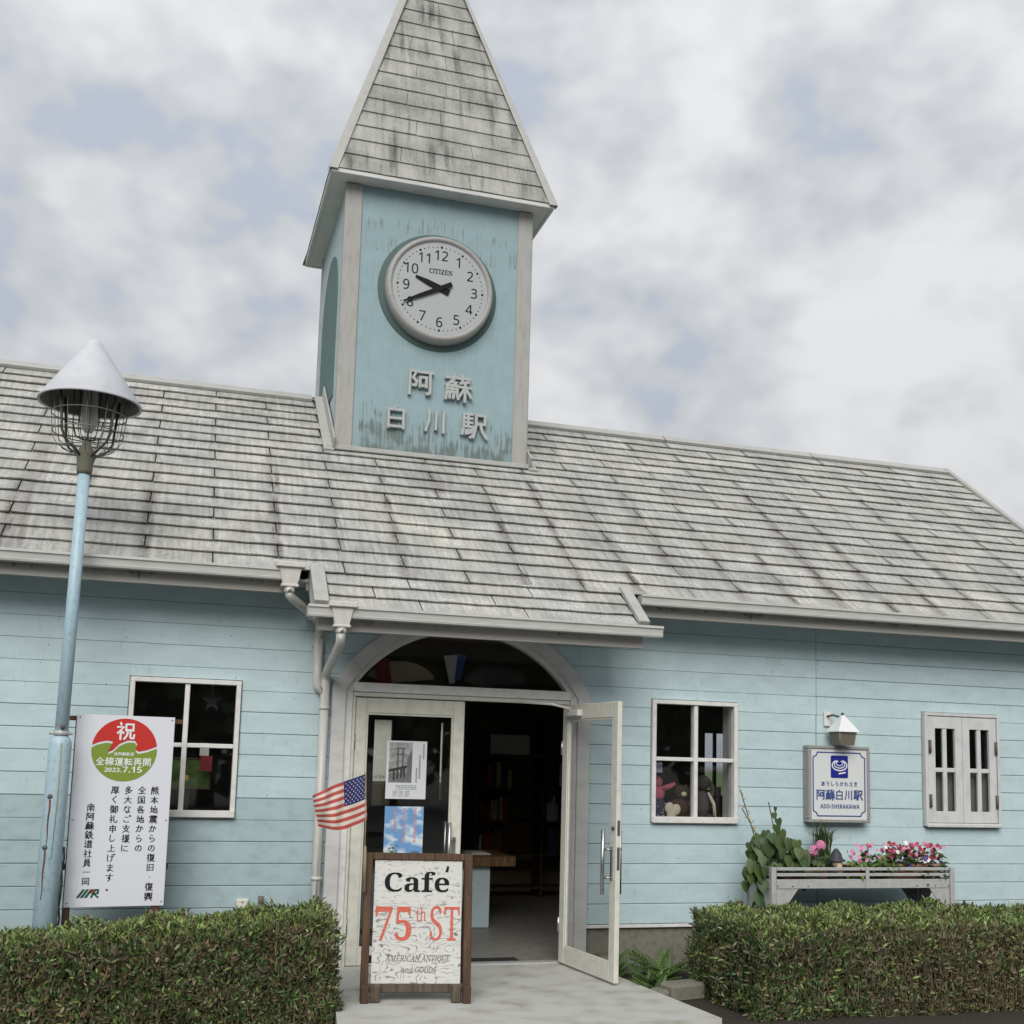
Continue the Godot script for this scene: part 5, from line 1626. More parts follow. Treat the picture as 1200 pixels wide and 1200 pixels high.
func build_posters() -> void:
	for k in 2:
		var x0: float = [0.552, 0.555][k]
		var x1: float = [0.882, 0.872][k]
		var y0: float = [1.316, 0.80][k]
		var y1: float = [1.782, 1.256][k]
		var t := thing("poster", ["black and white bridge photograph poster on the closed door", "blue sky poster with pink characters behind the sandwich board"][k], "poster", Vector3((x0 + x1) / 2.0, y0, -0.041), 0.0, "posters on the glass door", true)
		var b := MB.new()
		b.uv(Vector3(1.0 / (x1 - x0), 0, 0), Vector3(0, -1.0 / (y1 - y0), 0), Vector2(-x0 / (x1 - x0), y1 / (y1 - y0)))
		b.box(Vector3(x0, y0, -0.0415), Vector3(x1, y1, -0.0395))
		part(t, "sheet", b, textured(poster_image(k), 0.5))

func build_small_fittings() -> void:
	var t := thing("utility_box", "small beige utility box low on the wall above the hedge", "box", Vector3(-0.527, 0.42, 0.0))
	part(t, "case", MB.new().bev(Vector3(-0.575, 0.42, 0.001), Vector3(-0.482, 0.545, 0.05), 0.006), M.cream)
	part(t, "lid", MB.new().bev(Vector3(-0.570, 0.425, 0.05), Vector3(-0.487, 0.54, 0.056), 0.002), M.cream)
	part(t, "screw", MB.new(true).tube([Vector3(-0.528, 0.522, 0.055), Vector3(-0.528, 0.522, 0.060)], 0.006, 8), M.darkmetal)
	t = thing("wall_tap", "weathered grey wall tap just right of the beige box", "tap", Vector3(-0.392, 0.45, 0.0))
	part(t, "stem", MB.new(true).tube([Vector3(-0.392, 0.50, 0.0), Vector3(-0.392, 0.50, 0.06), Vector3(-0.392, 0.45, 0.075)], 0.013, 8), M.collar)
	part(t, "handle", MB.new(true).tube([Vector3(-0.392, 0.50, 0.045), Vector3(-0.392, 0.565, 0.045)], [0.018, 0.022], 8), M.collar)
	t = thing("paving_block", "grey weathered stone block lying beside the door slab", "stone", Vector3(2.66, -0.1, 1.07))
	var b := MB.new()
	b.xf = Transform3D(Basis(Vector3.UP, 0.25), Vector3(2.67, -0.1, 1.06))
	b.bev(Vector3(-0.17, 0.0, -0.09), Vector3(0.15, 0.135, 0.09), 0.022)
	b.bev(Vector3(-0.28, 0.0, -0.08), Vector3(-0.172, 0.10, 0.08), 0.025)
	part(t, "stone", b, M.plinth)

# ------------------------------------------------------------------ plants
func leaf_mesh(width: float, fold: float, bend: float) -> ArrayMesh:   # length 1 along y, tip up, upper face to +z
	var b := MB.new(true)
	var rows := [[0.0, 0.05], [0.3, 0.42], [0.62, 0.46], [1.0, 0.0]]
	for i in 3:
		var y0: float = rows[i][0]
		var y1: float = rows[i + 1][0]
		var w0: float = rows[i][1] * width
		var w1: float = rows[i + 1][1] * width
		var z0 := -bend * y0 * y0
		var z1 := -bend * y1 * y1
		for s in [-1.0, 1.0]:
			b.oquad(Vector3(0, y0, z0), Vector3(s * w0, y0, z0 + fold * w0), Vector3(s * w1, y1, z1 + fold * w1), Vector3(0, y1, z1), Vector3.BACK)
	return b.mesh()

func heart_mesh() -> ArrayMesh:   # broad bean leaf, stalk at the origin, hanging down -y
	var b := MB.new(true)
	var out := [Vector2(0.0, -0.02), Vector2(0.16, 0.12), Vector2(0.36, 0.06), Vector2(0.46, -0.20), Vector2(0.36, -0.52), Vector2(0.16, -0.82), Vector2(0.0, -1.0)]
	for s in [-1.0, 1.0]:
		for i in out.size() - 1:
			var a: Vector2 = out[i]
			var c: Vector2 = out[i + 1]
			var mid := Vector3(0, -0.35, 0.0)
			var pa := Vector3(a.x * s, a.y, -0.22 * absf(a.x) - 0.12 * a.y * a.y)
			var pc := Vector3(c.x * s, c.y, -0.22 * absf(c.x) - 0.12 * c.y * c.y)
			b.otri(mid, pa, pc, Vector3.BACK)
	return b.mesh()

func aimed(dir: Vector3, face: Vector3, size: float) -> Basis:   # y along dir, z as near to face as it goes
	var y := dir.normalized()
	var x := y.cross(face)
	x = x.normalized() if x.length() > 0.01 else y.cross(Vector3.RIGHT).normalized()
	return Basis(x * size, y * size, x.cross(y) * size)

func rdir() -> Vector3:
	return Vector3(rng.randfn(), rng.randfn(), rng.randfn()).normalized()

func scatter(parent: Node3D, called: String, mesh: Mesh, m: Material, xfs: Array, cols: Array) -> void:
	var mm := MultiMesh.new()
	mm.transform_format = MultiMesh.TRANSFORM_3D
	mm.use_colors = true
	mm.mesh = mesh
	mm.instance_count = xfs.size()
	for i in xfs.size():
		mm.set_instance_transform(i, xfs[i])
		mm.set_instance_color(i, cols[i])
	var o := MultiMeshInstance3D.new()
	o.name = called
	o.multimesh = mm
	o.material_override = m
	o.position = -base_of.get(parent, Vector3.ZERO)
	parent.add_child(o, true)
	tag(o, "", "", "", "stuff")

func leafmat(backlight := 0.25) -> StandardMaterial3D:
	var m := StandardMaterial3D.new()
	m.vertex_color_use_as_albedo = true
	m.roughness = 0.55
	m.backlight_enabled = true
	m.backlight = Color(backlight, backlight * 1.1, backlight * 0.5)
	return m

func build_hedge(label: String, x0: float, x1: float, z0: float, z1: float, ybase: float, ytop: Callable, n: int, stalky: Callable) -> void:
	var t := thing("hedge", label, "hedge", Vector3((x0 + x1) / 2.0, ybase, (z0 + z1) / 2.0), 0.0, "clipped hedges in front of the wall")
	var lump := noise(101, 1.7, 3)
	var core := MB.new()
	var segs := int((x1 - x0) / 0.25)
	var ring := func(i: int) -> Array:
		var x := lerpf(x0 + 0.09, x1 - 0.09, float(i) / segs)
		var y: float = ytop.call(x) - 0.09
		return [Vector3(x, ybase, z1 - 0.10), Vector3(x, y - 0.05, z1 - 0.10), Vector3(x, y, z1 - 0.16), Vector3(x, y, z0 + 0.12), Vector3(x, y - 0.06, z0 + 0.08), Vector3(x, ybase, z0 + 0.08)]
	for i in segs:
		var a: Array = ring.call(i)
		var b: Array = ring.call(i + 1)
		for k in 5:
			core.quad(a[k], b[k], b[k + 1], a[k + 1])
	for e in [0, segs]:
		var a: Array = ring.call(e)
		for k in range(1, 5):
			core.otri(a[0], a[k], a[k + 1], Vector3.LEFT if e == 0 else Vector3.RIGHT)
	part(t, "inner_branches", core, M.hedgecore)
	var xfs := []
	var cols := []
	var txf := []
	var tcol := []
	var H := 0.62
	var areas := [(x1 - x0) * (z1 - z0), (x1 - x0) * H, (z1 - z0) * H, (z1 - z0) * H, (x1 - x0) * H * 0.35]
	var total := 0.0
	for a in areas: total += a
	for i in n:
		var r := rng.randf() * total
		var f := 0
		while r > areas[f] and f < 4:
			r -= areas[f]
			f += 1
		var x := rng.randf_range(x0, x1)
		var z := rng.randf_range(z0, z1)
		var nrm := Vector3.UP
		var hgt: float = ytop.call(x) - ybase
		var y := ybase + hgt
		var deep := absf(rng.randfn(0.0, 0.035))
		if f == 0:
			y -= deep - 0.015
		else:
			y = ybase + hgt * rng.randf()
			if f == 1: z = z1; nrm = Vector3.BACK
			elif f == 2: x = x0; nrm = Vector3.LEFT
			elif f == 3: x = x1; nrm = Vector3.RIGHT
			else: z = z0; nrm = Vector3.FORWARD
		var p := Vector3(x, y, z)
		if f != 0: p -= nrm * (deep - 0.012)
		var bulge := lump.get_noise_3dv(p * 1.3) * 0.085 + lump.get_noise_3dv(p * 6.0) * 0.04
		p += nrm * bulge
		# rounded shoulders
		var ty: float = ytop.call(x)
		if p.y > ty - 0.07 and p.z > z1 - 0.07:
			p -= Vector3(0, 0.55, 0.55) * maxf(0.0, (p.y - ty + 0.07) + (p.z - z1 + 0.07) - 0.07)
		var g := lump.get_noise_3dv(p * 2.5 + Vector3(9, 0, 0))
		var st: float = stalky.call(x) if f == 1 else 0.0
		var c: Color
		var q := rng.randf()
		var size := rng.randf_range(0.022, 0.058)
		var young := 0.66 if f == 0 else 0.12
		if q < young:
			c = Color(0.165, 0.230, 0.065)
		elif q < 0.80 - st * 0.35 - (0.12 if f == 1 else 0.0) - maxf(0.0, lump.get_noise_3dv(p * 2.0 + Vector3(40, 0, 0))) * 0.9:
			c = Color(0.050, 0.094, 0.026)
		elif q < 0.965:
			c = Color(0.112, 0.092, 0.050)
		else:
			c = Color(0.34, 0.29, 0.20) if rng.randf() < 0.5 else Color(0.19, 0.12, 0.065)
		c *= 1.0 + 0.5 * g + rng.randf_range(-0.3, 0.3)
		var dir := (nrm * 0.5 + Vector3.UP * (0.45 if f == 0 else 0.75) + rdir() * 0.85)
		xfs.append(Transform3D(aimed(dir, nrm + rdir() * 0.6, size), p))
		cols.append(c)
		if rng.randf() < 0.05 + st * 0.16 and f != 0:
			var tp := p - nrm * 0.01
			txf.append(Transform3D(aimed(Vector3.UP + rdir() * (0.30 - st * 0.1), nrm, rng.randf_range(0.07, 0.20)), tp))
			tcol.append(Color(0.14, 0.112, 0.062) * rng.randf_range(0.4, 1.5))
		elif f == 0 and rng.randf() < 0.03:
			txf.append(Transform3D(aimed(Vector3.UP + rdir() * 0.5, nrm, rng.randf_range(0.04, 0.13)), p))
			tcol.append(Color(0.10, 0.12, 0.04))
	scatter(t, "foliage", leaf_mesh(0.30, 0.35, 0.18), M.leaf, xfs, cols)
	var stick := MB.new()
	stick.tube([Vector3(0, -0.5, 0), Vector3(0.012, 0.0, 0.01), Vector3(0, 0.5, 0)], [0.020, 0.016, 0.008], 4, false)
	scatter(t, "twigs", stick.mesh(), M.leaf, txf, tcol)

func leafy(parent: Node3D, called: String, mesh: Mesh, xf: Transform3D, m: Material) -> void:
	var o := MeshInstance3D.new()
	o.name = called
	o.mesh = mesh
	o.material_override = m
	o.transform = xf
	parent.add_child(o, true)

func green(r: float, g: float, b: float) -> StandardMaterial3D:
	var m := mat(lin(r, g, b), 0.55, M.mott, Vector3(0.1, 0.1, 0.1))
	m.backlight_enabled = true
	m.backlight = Color(0.25, 0.32, 0.10)
	return m

func build_fern(at: Vector3, size: float, n: int, label: String) -> void:
	var t := thing("fern", label, "fern", at, 0.0, "ferns at the foot of the plinth", false)
	var frond := MB.new(true)
	for i in 11:
		var f := (i + 1.0) / 12.0
		var c := Vector3(0, f, -0.38 * f * f)
		var l := 0.30 * (1.0 - f * 0.85) * (0.6 + 0.4 * minf(1.0, f * 4.0))
		for s in [-1.0, 1.0]:
			frond.oquad(c, c + Vector3(s * l * 0.5, 0.05, 0.02), c + Vector3(s * l, 0.06, -0.04), c + Vector3(s * l * 0.45, -0.045, -0.01), Vector3.BACK)
	frond.tube([Vector3.ZERO, Vector3(0, 0.5, -0.095), Vector3(0, 1, -0.38)], [0.012, 0.008, 0.003], 4, false)
	var fm := frond.mesh()
	for k in n:
		var a := TAU * k / n + rng.randf_range(-0.3, 0.3)
		var out := Vector3(cos(a), rng.randf_range(0.7, 1.8), sin(a))
		leafy(t, "frond", fm, Transform3D(aimed(out, Vector3.UP - out * 0.2, size * rng.randf_range(0.7, 1.1)), Vector3(cos(a), 0, sin(a)) * 0.02), M["fern%d" % (k % 3)])

func flower_mesh(petals: int, r: float) -> ArrayMesh:
	var b := MB.new(true)
	for k in petals:
		var a := TAU * k / petals
		var d := Vector3(cos(a), sin(a), 0)
		var s := Vector3(-sin(a), cos(a), 0)
		b.oquad(Vector3.ZERO, d * r * 0.6 - s * r * 0.45 + Vector3(0, 0, r * 0.15), d * r + Vector3(0, 0, r * 0.05), d * r * 0.6 + s * r * 0.45 + Vector3(0, 0, r * 0.2), Vector3.BACK)
	return b.mesh()

func pot(parent: Node3D, x0: float, x1: float, z0: float, z1: float, h: float, m: Material) -> void:
	# a tapered trough with a rim, local coordinates, foot at y = 0
	var b := MB.new()
	var k := 0.85
	var cx := (x0 + x1) / 2.0
	var cz := (z0 + z1) / 2.0
	var q := func(sx: float, sz: float, y: float, s: float) -> Vector3: return Vector3(cx + (x1 - x0) / 2.0 * sx * s, y, cz + (z1 - z0) / 2.0 * sz * s)
	for e in [[-1.0, 1.0, 1.0, 1.0, Vector3.BACK], [1.0, 1.0, 1.0, -1.0, Vector3.RIGHT], [1.0, -1.0, -1.0, -1.0, Vector3.FORWARD], [-1.0, -1.0, -1.0, 1.0, Vector3.LEFT]]:
		b.oquad(q.call(e[0], e[1], 0.0, k), q.call(e[2], e[3], 0.0, k), q.call(e[2], e[3], h, 0.96), q.call(e[0], e[1], h, 0.96), e[4])
	b.oquad(q.call(-1, -1, 0.0, k), q.call(1, -1, 0.0, k), q.call(1, 1, 0.0, k), q.call(-1, 1, 0.0, k), Vector3.DOWN)
	part(parent, "trough", b, m)
	part(parent, "rim", frame_flat(x0, x1, z0, z1, 0.018, h - 0.012, h + 0.008), m)
	part(parent, "soil", MB.new().box(Vector3(x0 + 0.02, h - 0.03, z0 + 0.02), Vector3(x1 - 0.02, h - 0.014, z1 - 0.02)), M.soil)

func frame_flat(x0: float, x1: float, z0: float, z1: float, w: float, y0: float, y1: float) -> MB:
	var b := MB.new()
	b.bev(Vector3(x0, y0, z1 - w), Vector3(x1, y1, z1), 0.003)
	b.bev(Vector3(x0, y0, z0), Vector3(x1, y1, z0 + w), 0.003)
	b.bev(Vector3(x0, y0, z0 + w), Vector3(x0 + w, y1, z1 - w), 0.003)
	b.bev(Vector3(x1 - w, y0, z0 + w), Vector3(x1, y1, z1 - w), 0.003)
	return b

func build_planter() -> void:
	var t := thing("planter_stand", "grey metal planter stand with slatted sides under the station sign", "planter stand", Vector3(4.55, -0.09, 0.38))
	var X0 := 3.655
	var X1 := 5.435
	var Z0 := 0.14
	var Z1 := 0.62
	var ps := [[X0, Z1 - 0.055], [X1 - 0.055, Z1 - 0.055], [X0, Z0], [X1 - 0.055, Z0]]
	for p in ps:
		part(t, "leg", fbox(p[0] + 0.006, p[0] + 0.052, -0.09, 0.832, p[1] + 0.004, p[1] + 0.051, 0.003), M.aluminium)
	for y in [[0.66, 0.735], [0.760, 0.785], [0.807, 0.832]]:
		part(t, "slat", fbox(X0 + 0.056, X1 - 0.056, y[0], y[1], Z1 - 0.030, Z1 - 0.006, 0.003), M.aluminium)
		part(t, "slat", fbox(X0 + 0.056, X1 - 0.056, y[0], y[1], Z0 + 0.006, Z0 + 0.030, 0.003), M.aluminium)
		for x in [X0 + 0.008, X1 - 0.032]:
			part(t, "slat", fbox(x, x + 0.024, y[0], y[1], Z0 + 0.056, Z1 - 0.056, 0.003), M.aluminium)
	part(t, "centre_post", fbox(4.545, 4.578, 0.66, 0.832, Z1 - 0.005, Z1 + 0.004, 0.002), M.aluminium)
	part(t, "tray", MB.new().box(Vector3(X0 + 0.03, 0.662, Z0 + 0.032), Vector3(X1 - 0.03, 0.672, Z1 - 0.032)), M.aluminium)
	for s in [[X0 + 0.056, 1.0], [X1 - 0.056, -1.0]]:
		for z in [[Z1 - 0.022, Z1 - 0.012], [Z0 + 0.012, Z0 + 0.022]]:
			part(t, "gusset", MB.new().prism([Vector2(s[0], 0.659), Vector2(s[0] + s[1] * 0.20, 0.659), Vector2(s[0], 0.40)], z[0], z[1]), M.aluminium)
	for x in [X0 + 0.02, X1 - 0.035]:
		for e in [[Z1 - 0.056, -1.0], [Z0 + 0.056, 1.0]]:
			var g := MB.new()
			g.xf = Transform3D(Basis(Vector3(0, 0, 1), Vector3.UP, Vector3(-1, 0, 0)), Vector3.ZERO)
			g.prism([Vector2(e[0], 0.659), Vector2(e[0] + e[1] * 0.17, 0.659), Vector2(e[0], 0.40)], -x - 0.012, -x)
			part(t, "gusset", g, M.aluminium)
	for x in [X0 + 0.066, X0 + 0.20, 4.0, 5.05, X1 - 0.20, X1 - 0.066]:
		part(t, "bolt", MB.new(true).ell(Vector3(x, 0.68, Z1 - 0.005), Vector3(0.007, 0.007, 0.004), 5, 8), M.darkmetal)

	# beans in a brown trough, climbing three canes
	var y := 0.673
	var heart := heart_mesh()
	var v := thing("bean_plant", "climbing bean plant with heart-shaped leaves in a brown trough", "plant", Vector3(3.78, y, 0.38), 0.0, "potted plants on the planter stand", false)
	pot(v, -0.06, 0.30, -0.13, 0.13, 0.17, M.terracotta)
	var canes := [[Vector3(-0.03, 0.1, -0.04), Vector3(-0.20, 0.78, -0.16)], [Vector3(0.08, 0.1, -0.04), Vector3(-0.17, 0.62, -0.18)], [Vector3(0.13, 0.1, -0.03), Vector3(0.05, 0.68, -0.12)]]
	for k in 3:
		part(v, "cane", MB.new(true).tube([canes[k][0], canes[k][0].lerp(canes[k][1], 0.5) + Vector3(0.004, 0, 0), canes[k][1]], 0.005, 6), M.darkmetal if k > 0 else M.canegreen)
	for k in 104:
		var p := Vector3(rng.randf_range(-0.24, 0.30), rng.randf_range(0.14, 0.45), rng.randf_range(-0.02, 0.20))
		p.y -= maxf(0.0, absf(p.x) - 0.10) * 0.7
		if k < 6:
			p = Vector3(-0.19 + rng.randf_range(-0.06, 0.05), rng.randf_range(-0.06, 0.18), rng.randf_range(0.0, 0.22))
		var face := Vector3(rng.randf_range(-0.5, 0.4), rng.randf_range(0.1, 0.9), 1.0)
		leafy(v, "leaf", heart, Transform3D(aimed(Vector3(rng.randf_range(-0.35, 0.35), 1.0, rng.randf_range(-0.45, -0.1)), face, rng.randf_range(0.080, 0.120)), p), M["bean%d" % (k % 3)])
	for k in 7:
		var f := 0.42 + k * 0.085
		var p: Vector3 = canes[2][0].lerp(canes[2][1], minf(f, 0.98)) + Vector3(0.05 if k % 2 == 0 else 0.02, 0, 0.02)
		leafy(v, "leaf", heart, Transform3D(aimed(Vector3(rng.randf_range(-0.5, 0.1), 1.0, -0.1), Vector3(rng.randf_range(-0.6, 0.6), 0.3, 1.0), 0.125 - 0.013 * k), p), M["bean%d" % (k % 3)])
	# dead climber on the first cane
	for k in 14:
		var f := 0.5 + k * 0.04
		var p: Vector3 = canes[0][0].lerp(canes[0][1], minf(f, 1.02))
		leafy(v, "dry_leaf", M.thin_leaf, Transform3D(aimed(Vector3(rng.randf_range(-0.6, 0.9), rng.randf_range(-0.4, 0.9), 0.2), Vector3.BACK, rng.randf_range(0.03, 0.06)), p), M.straw)
	# pink geranium
	v = thing("geranium", "potted geranium with two pink flower heads in a brown pot", "plant", Vector3(4.18, y, 0.37), 0.0, "potted plants on the planter stand", false)
	pot(v, -0.11, 0.11, -0.10, 0.10, 0.14, M.terracotta)
	var small := leaf_mesh(0.85, 0.15, 0.25)
	for k in 70:
		var p := Vector3(rng.randfn(0, 0.075), rng.randf_range(0.12, 0.25), rng.randfn(0.04, 0.05))
		leafy(v, "leaf", small, Transform3D(aimed(rdir() + Vector3(p.x * 9.0, 0.2, 0.4), Vector3(0, 0.7, 1), rng.randf_range(0.045, 0.07)), p), M["bean%d" % (k % 3)])
	var pet := flower_mesh(5, 0.021)
	for hd in [Vector3(-0.05, 0.285, 0.10), Vector3(0.035, 0.325, 0.08)]:
		part(v, "stem", MB.new(true).tube([Vector3(0, 0.12, 0.04), hd], 0.003, 5), M.bean1)
		for k in 20:
			var d := (rdir() + Vector3(0, 0.4, 0.5)).normalized()
			leafy(v, "floret", pet, Transform3D(aimed(d.cross(rdir()), d, 1.0), hd + d * 0.042), M.pink)
	# tufted grass
	v = thing("tufted_grass", "tuft of dark narrow grass leaves behind the geranium", "plant", Vector3(4.36, y, 0.26), 0.0, "potted plants on the planter stand", false)
	pot(v, -0.11, 0.11, -0.09, 0.09, 0.17, M.darkpot)
	for k in 110:
		var a := rng.randf() * TAU
		var s := MB.new(true)
		var lean := rng.randf_range(0.03, 0.20)
		var hgt := rng.randf_range(0.26, 0.44)
		var o := Vector3(rng.randfn(0, 0.03), 0.16, rng.randfn(0, 0.03))
		var d := Vector3(cos(a), 0, sin(a))
		var sd := Vector3(-sin(a), 0, cos(a)) * 0.004
		var m1 := o + d * lean * 0.35 + Vector3(0, hgt * 0.7, 0)
		var tip := o + d * lean + Vector3(0, hgt * (1.0 - lean * 0.9), 0)
		s.oquad(o - sd, o + sd, m1 + sd, m1 - sd, Vector3.BACK)
		s.otri(m1 - sd, m1 + sd, tip, Vector3.BACK)
		part(v, "blade", s, M["grass%d" % (k % 2)])
	# ornament
	v = thing("garden_gnome", "dark hatted garden ornament with pale beard between the pots", "ornament", Vector3(4.335, y, 0.505), 0.0, "", false)
	v.scale = Vector3(1.25, 1.3, 1.25)
	part(v, "body", MB.new(true).lathe([[0.05, 0.0], [0.062, 0.04], [0.055, 0.09], [0.035, 0.12], [0.0, 0.125]], 14), M.gnome_dark)
	part(v, "head", MB.new(true).ell(Vector3(0, 0.145, 0.01), Vector3(0.036, 0.036, 0.034), 8, 12), M.gnome_skin)
	var beard := MB.new(true)
	beard.ell(Vector3(-0.004, 0.105, 0.045), Vector3(0.026, 0.045, 0.016), 8, 10)
	part(v, "beard", beard, M.gnome_skin)
	part(v, "hat", MB.new(true).lathe([[0.06, 0.155], [0.064, 0.160], [0.042, 0.175], [0.034, 0.205], [0.012, 0.235], [0.0, 0.238]], 14), M.gnome_dark)
	# low yellow-green plant with pink flowers, then the long trough of mixed flowers
	v = thing("dianthus", "bright green dianthus with small pink flowers spilling over its trough", "plant", Vector3(4.66, y, 0.42), 0.0, "potted plants on the planter stand", false)
	pot(v, -0.15, 0.17, -0.11, 0.11, 0.15, M.terracotta)
	var blade := leaf_mesh(0.45, 0.3, 0.35)
	for k in 150:
		var p := Vector3(rng.randf_range(-0.18, 0.19), rng.randf_range(0.10, 0.27), rng.randf_range(-0.05, 0.15))
		p.y -= absf(p.x) * 0.3
		leafy(v, "leaf", blade, Transform3D(aimed(Vector3(rng.randfn(0, 0.5), rng.randf_range(-0.7, 0.8), 0.8), Vector3(0, 1, 0.6), rng.randf_range(0.065, 0.10)), p), M["lime%d" % (k % 3)])
	flowers(v, [[M.pink, 18], [M.rose, 12]], -0.19, 0.22, 0.20, 0.34, 0.02, 0.12, 0.021)
	v = thing("flower_trough", "long brown trough of red, white and pink flowers on the planter stand", "plant", Vector3(5.04, y, 0.42), 0.0, "potted plants on the planter stand", false)
	pot(v, -0.20, 0.33, -0.11, 0.12, 0.175, M.terracotta_pale)
	for k in 230:
		var p := Vector3(rng.randf_range(-0.20, 0.34), rng.randf_range(0.14, 0.29), rng.randf_range(-0.08, 0.14))
		if p.x > 0.05 and k % 3 == 0:
			p.y = rng.randf_range(0.03, 0.16)
			p.z = 0.14
		leafy(v, "leaf", blade, Transform3D(aimed(Vector3(rng.randfn(0, 0.6), rng.randf_range(-0.3, 1.0), 0.7), Vector3(0, 1, 0.6), rng.randf_range(0.055, 0.09)), p), M["bean%d" % (k % 3)])
	flowers(v, [[M.red, 44], [M.pink, 22], [M.rose, 24], [M.petalwhite, 10]], -0.26, 0.37, 0.22, 0.36, 0.0, 0.13, 0.023)
	flowers(v, [[M.petalwhite, 3], [M.violet, 9]], -0.08, 0.24, 0.14, 0.25, 0.13, 0.18, 0.025)
	flowers(v, [[M.violet, 4]], 0.33, 0.38, 0.12, 0.22, 0.08, 0.13, 0.020)

func flowers(v: Node3D, kinds: Array, xa: float, xb: float, ya: float, yb: float, za: float, zb: float, r: float) -> void:
	var f := flower_mesh(5, r)
	for kd in kinds:
		for k in kd[1]:
			var p := Vector3(rng.randf_range(xa, xb), rng.randf_range(ya, yb), rng.randf_range(za, zb))
			leafy(v, "flower", f, Transform3D(aimed(Vector3(rng.randfn(0, 0.4), 1.0, -0.4), Vector3(rng.randfn(0, 0.5), rng.randf_range(0.0, 0.8), 1.0), rng.randf_range(0.75, 1.15)), p), kd[0])

# ------------------------------------------------------------------ inside the building
func build_interior() -> void:
	var t := thing("counter", "long counter with wooden top and pale blue front inside the doorway", "counter", Vector3(0.9, 0, -2.4))
	part(t, "front_panel", fbox(-0.5, 2.0, 0.0, 0.60, -2.06, -2.02), M.board1)
	part(t, "end_panel", fbox(1.96, 2.0, 0.0, 0.60, -2.75, -2.061), M.board1)
	part(t, "top", fbox(-0.6, 2.24, 0.602, 0.70, -2.80, -1.93, 0.008), M.tabletop)
	t = thing("magazine_pile", "thin pile of pale magazines on the counter", "magazines", Vector3(1.93, 0.70, -2.2))
	for k in 4:
		part(t, "magazine", MB.new().bev(Vector3(1.80 + 0.01 * k, 0.701 + k * 0.006, -2.4 + 0.012 * k), Vector3(2.03 - 0.01 * k, 0.706 + k * 0.006, -2.1), 0.001), M.paper)
	t = thing("door_mat", "dark grey mat on the floor just inside the entrance", "mat", Vector3(1.1, 0, -0.2))
	part(t, "mat", MB.new().bev(Vector3(0.45, -0.003, -0.30), Vector3(1.75, 0.008, -0.105), 0.003), M.mat)
	# bookcase along the rear wall
	t = thing("bookcase", "tall dark bookcase at the back of the dim shop", "bookcase", Vector3(3.3, 0, -4.6))
	for x in [2.45, 3.3, 4.2]:
		part(t, "side", fbox(x, x + 0.03, 0, 2.2, -4.75, -4.40), M.darkwood)
	for y in [0.1, 0.5, 0.9, 1.3, 1.7, 2.17]:
		part(t, "shelf", fbox(2.48, 3.299, y, y + 0.025, -4.75, -4.41), M.darkwood)
		part(t, "shelf", fbox(3.331, 4.199, y, y + 0.025, -4.75, -4.41), M.darkwood)
	for sh in [[2.52, 0.925, 9], [3.38, 0.925, 8], [2.60, 1.325, 8], [3.40, 0.525, 9], [2.52, 0.525, 7]]:
		var x: float = sh[0]
		for k in sh[2]:
			var w := rng.randf_range(0.02, 0.05)
			var hh := rng.randf_range(0.20, 0.32)
			var bk := thing("book", "dim book standing upright on the dark bookcase", "book", Vector3(x, sh[1], -4.5), 0.0, "books on the bookcase", false)
			part(bk, "cover", MB.new().bev(Vector3(0, 0, -0.09), Vector3(w, hh, 0.085), 0.003), [M.paper_tan, M.cloth_blue, M.cloth_red, M.paper_grey, M.terracotta, M.field][rng.randi_range(0, 5)])
			x += w + 0.004
	for s in [[3.52, 1.36, 0.42, 0.28, "pale notice card standing on the bookcase shelf"], [2.62, 1.73, 0.5, 0.24, "dim paper banner high on the bookcase"]]:
		t = thing("paper_notice", s[4], "notice", Vector3(s[0], s[1], -4.39))
		part(t, "sheet", MB.new().box(Vector3(s[0], s[1], -4.392), Vector3(s[0] + s[2], s[1] + s[3], -4.388)), M.paper_grey)
	# left window: picture of a meadow, cards, a hanging star
	t = thing("meadow_picture", "small green meadow picture standing inside the left window", "picture", Vector3(-0.95, 1.20, -0.40))
	part(t, "frame", frame(MB.new(), -1.16, -0.80, 1.35, 1.60, 0.015, -0.42, -0.40), M.darkwood)
	part(t, "print", MB.new().box(Vector3(-1.15, 1.36, -0.416), Vector3(-0.81, 1.59, -0.410)), M.field)
	part(t, "stand", MB.new().box(Vector3(-1.0, 1.161, -0.44), Vector3(-0.96, 1.35, -0.421)), M.darkwood)
	part(t, "yellow_bloom", MB.new(true).ell(Vector3(-0.99, 1.44, -0.409), Vector3(0.022, 0.026, 0.004), 6, 10), M.yellow)
	t = thing("window_card", "white and red card behind the left window pane", "card", Vector3(-0.83, 1.60, -0.3))
	part(t, "white_card", MB.new().box(Vector3(-0.90, 1.62, -0.302), Vector3(-0.83, 1.72, -0.298)), M.paper)
	part(t, "red_card", MB.new().box(Vector3(-0.89, 1.50, -0.30), Vector3(-0.80, 1.618, -0.296)), M.red)
	t = thing("star_ornament", "grey paper star hanging at the top of the left window", "ornament", Vector3(-0.83, 1.95, -0.25))
	var star := []
	for k in 10:
		var r := 0.085 if k % 2 == 0 else 0.036
		star.append(Vector2(-0.83 + sin(TAU * k / 10.0) * r, 2.05 + cos(TAU * k / 10.0) * r))
	part(t, "star", MB.new().prism(star, -0.252, -0.248), M.gnome_dark)
	part(t, "thread", MB.new().tube([Vector3(-0.83, 2.13, -0.25), Vector3(-0.83, 2.915, -0.25)], 0.002, 4), M.paper_grey)
	# fanlight: faded banners and a paper fan on a rail
	t = thing("fan_decoration", "faded paper fan and cloth banners behind the arched fanlight", "decoration", Vector3(1.1, 2.2, -0.35))
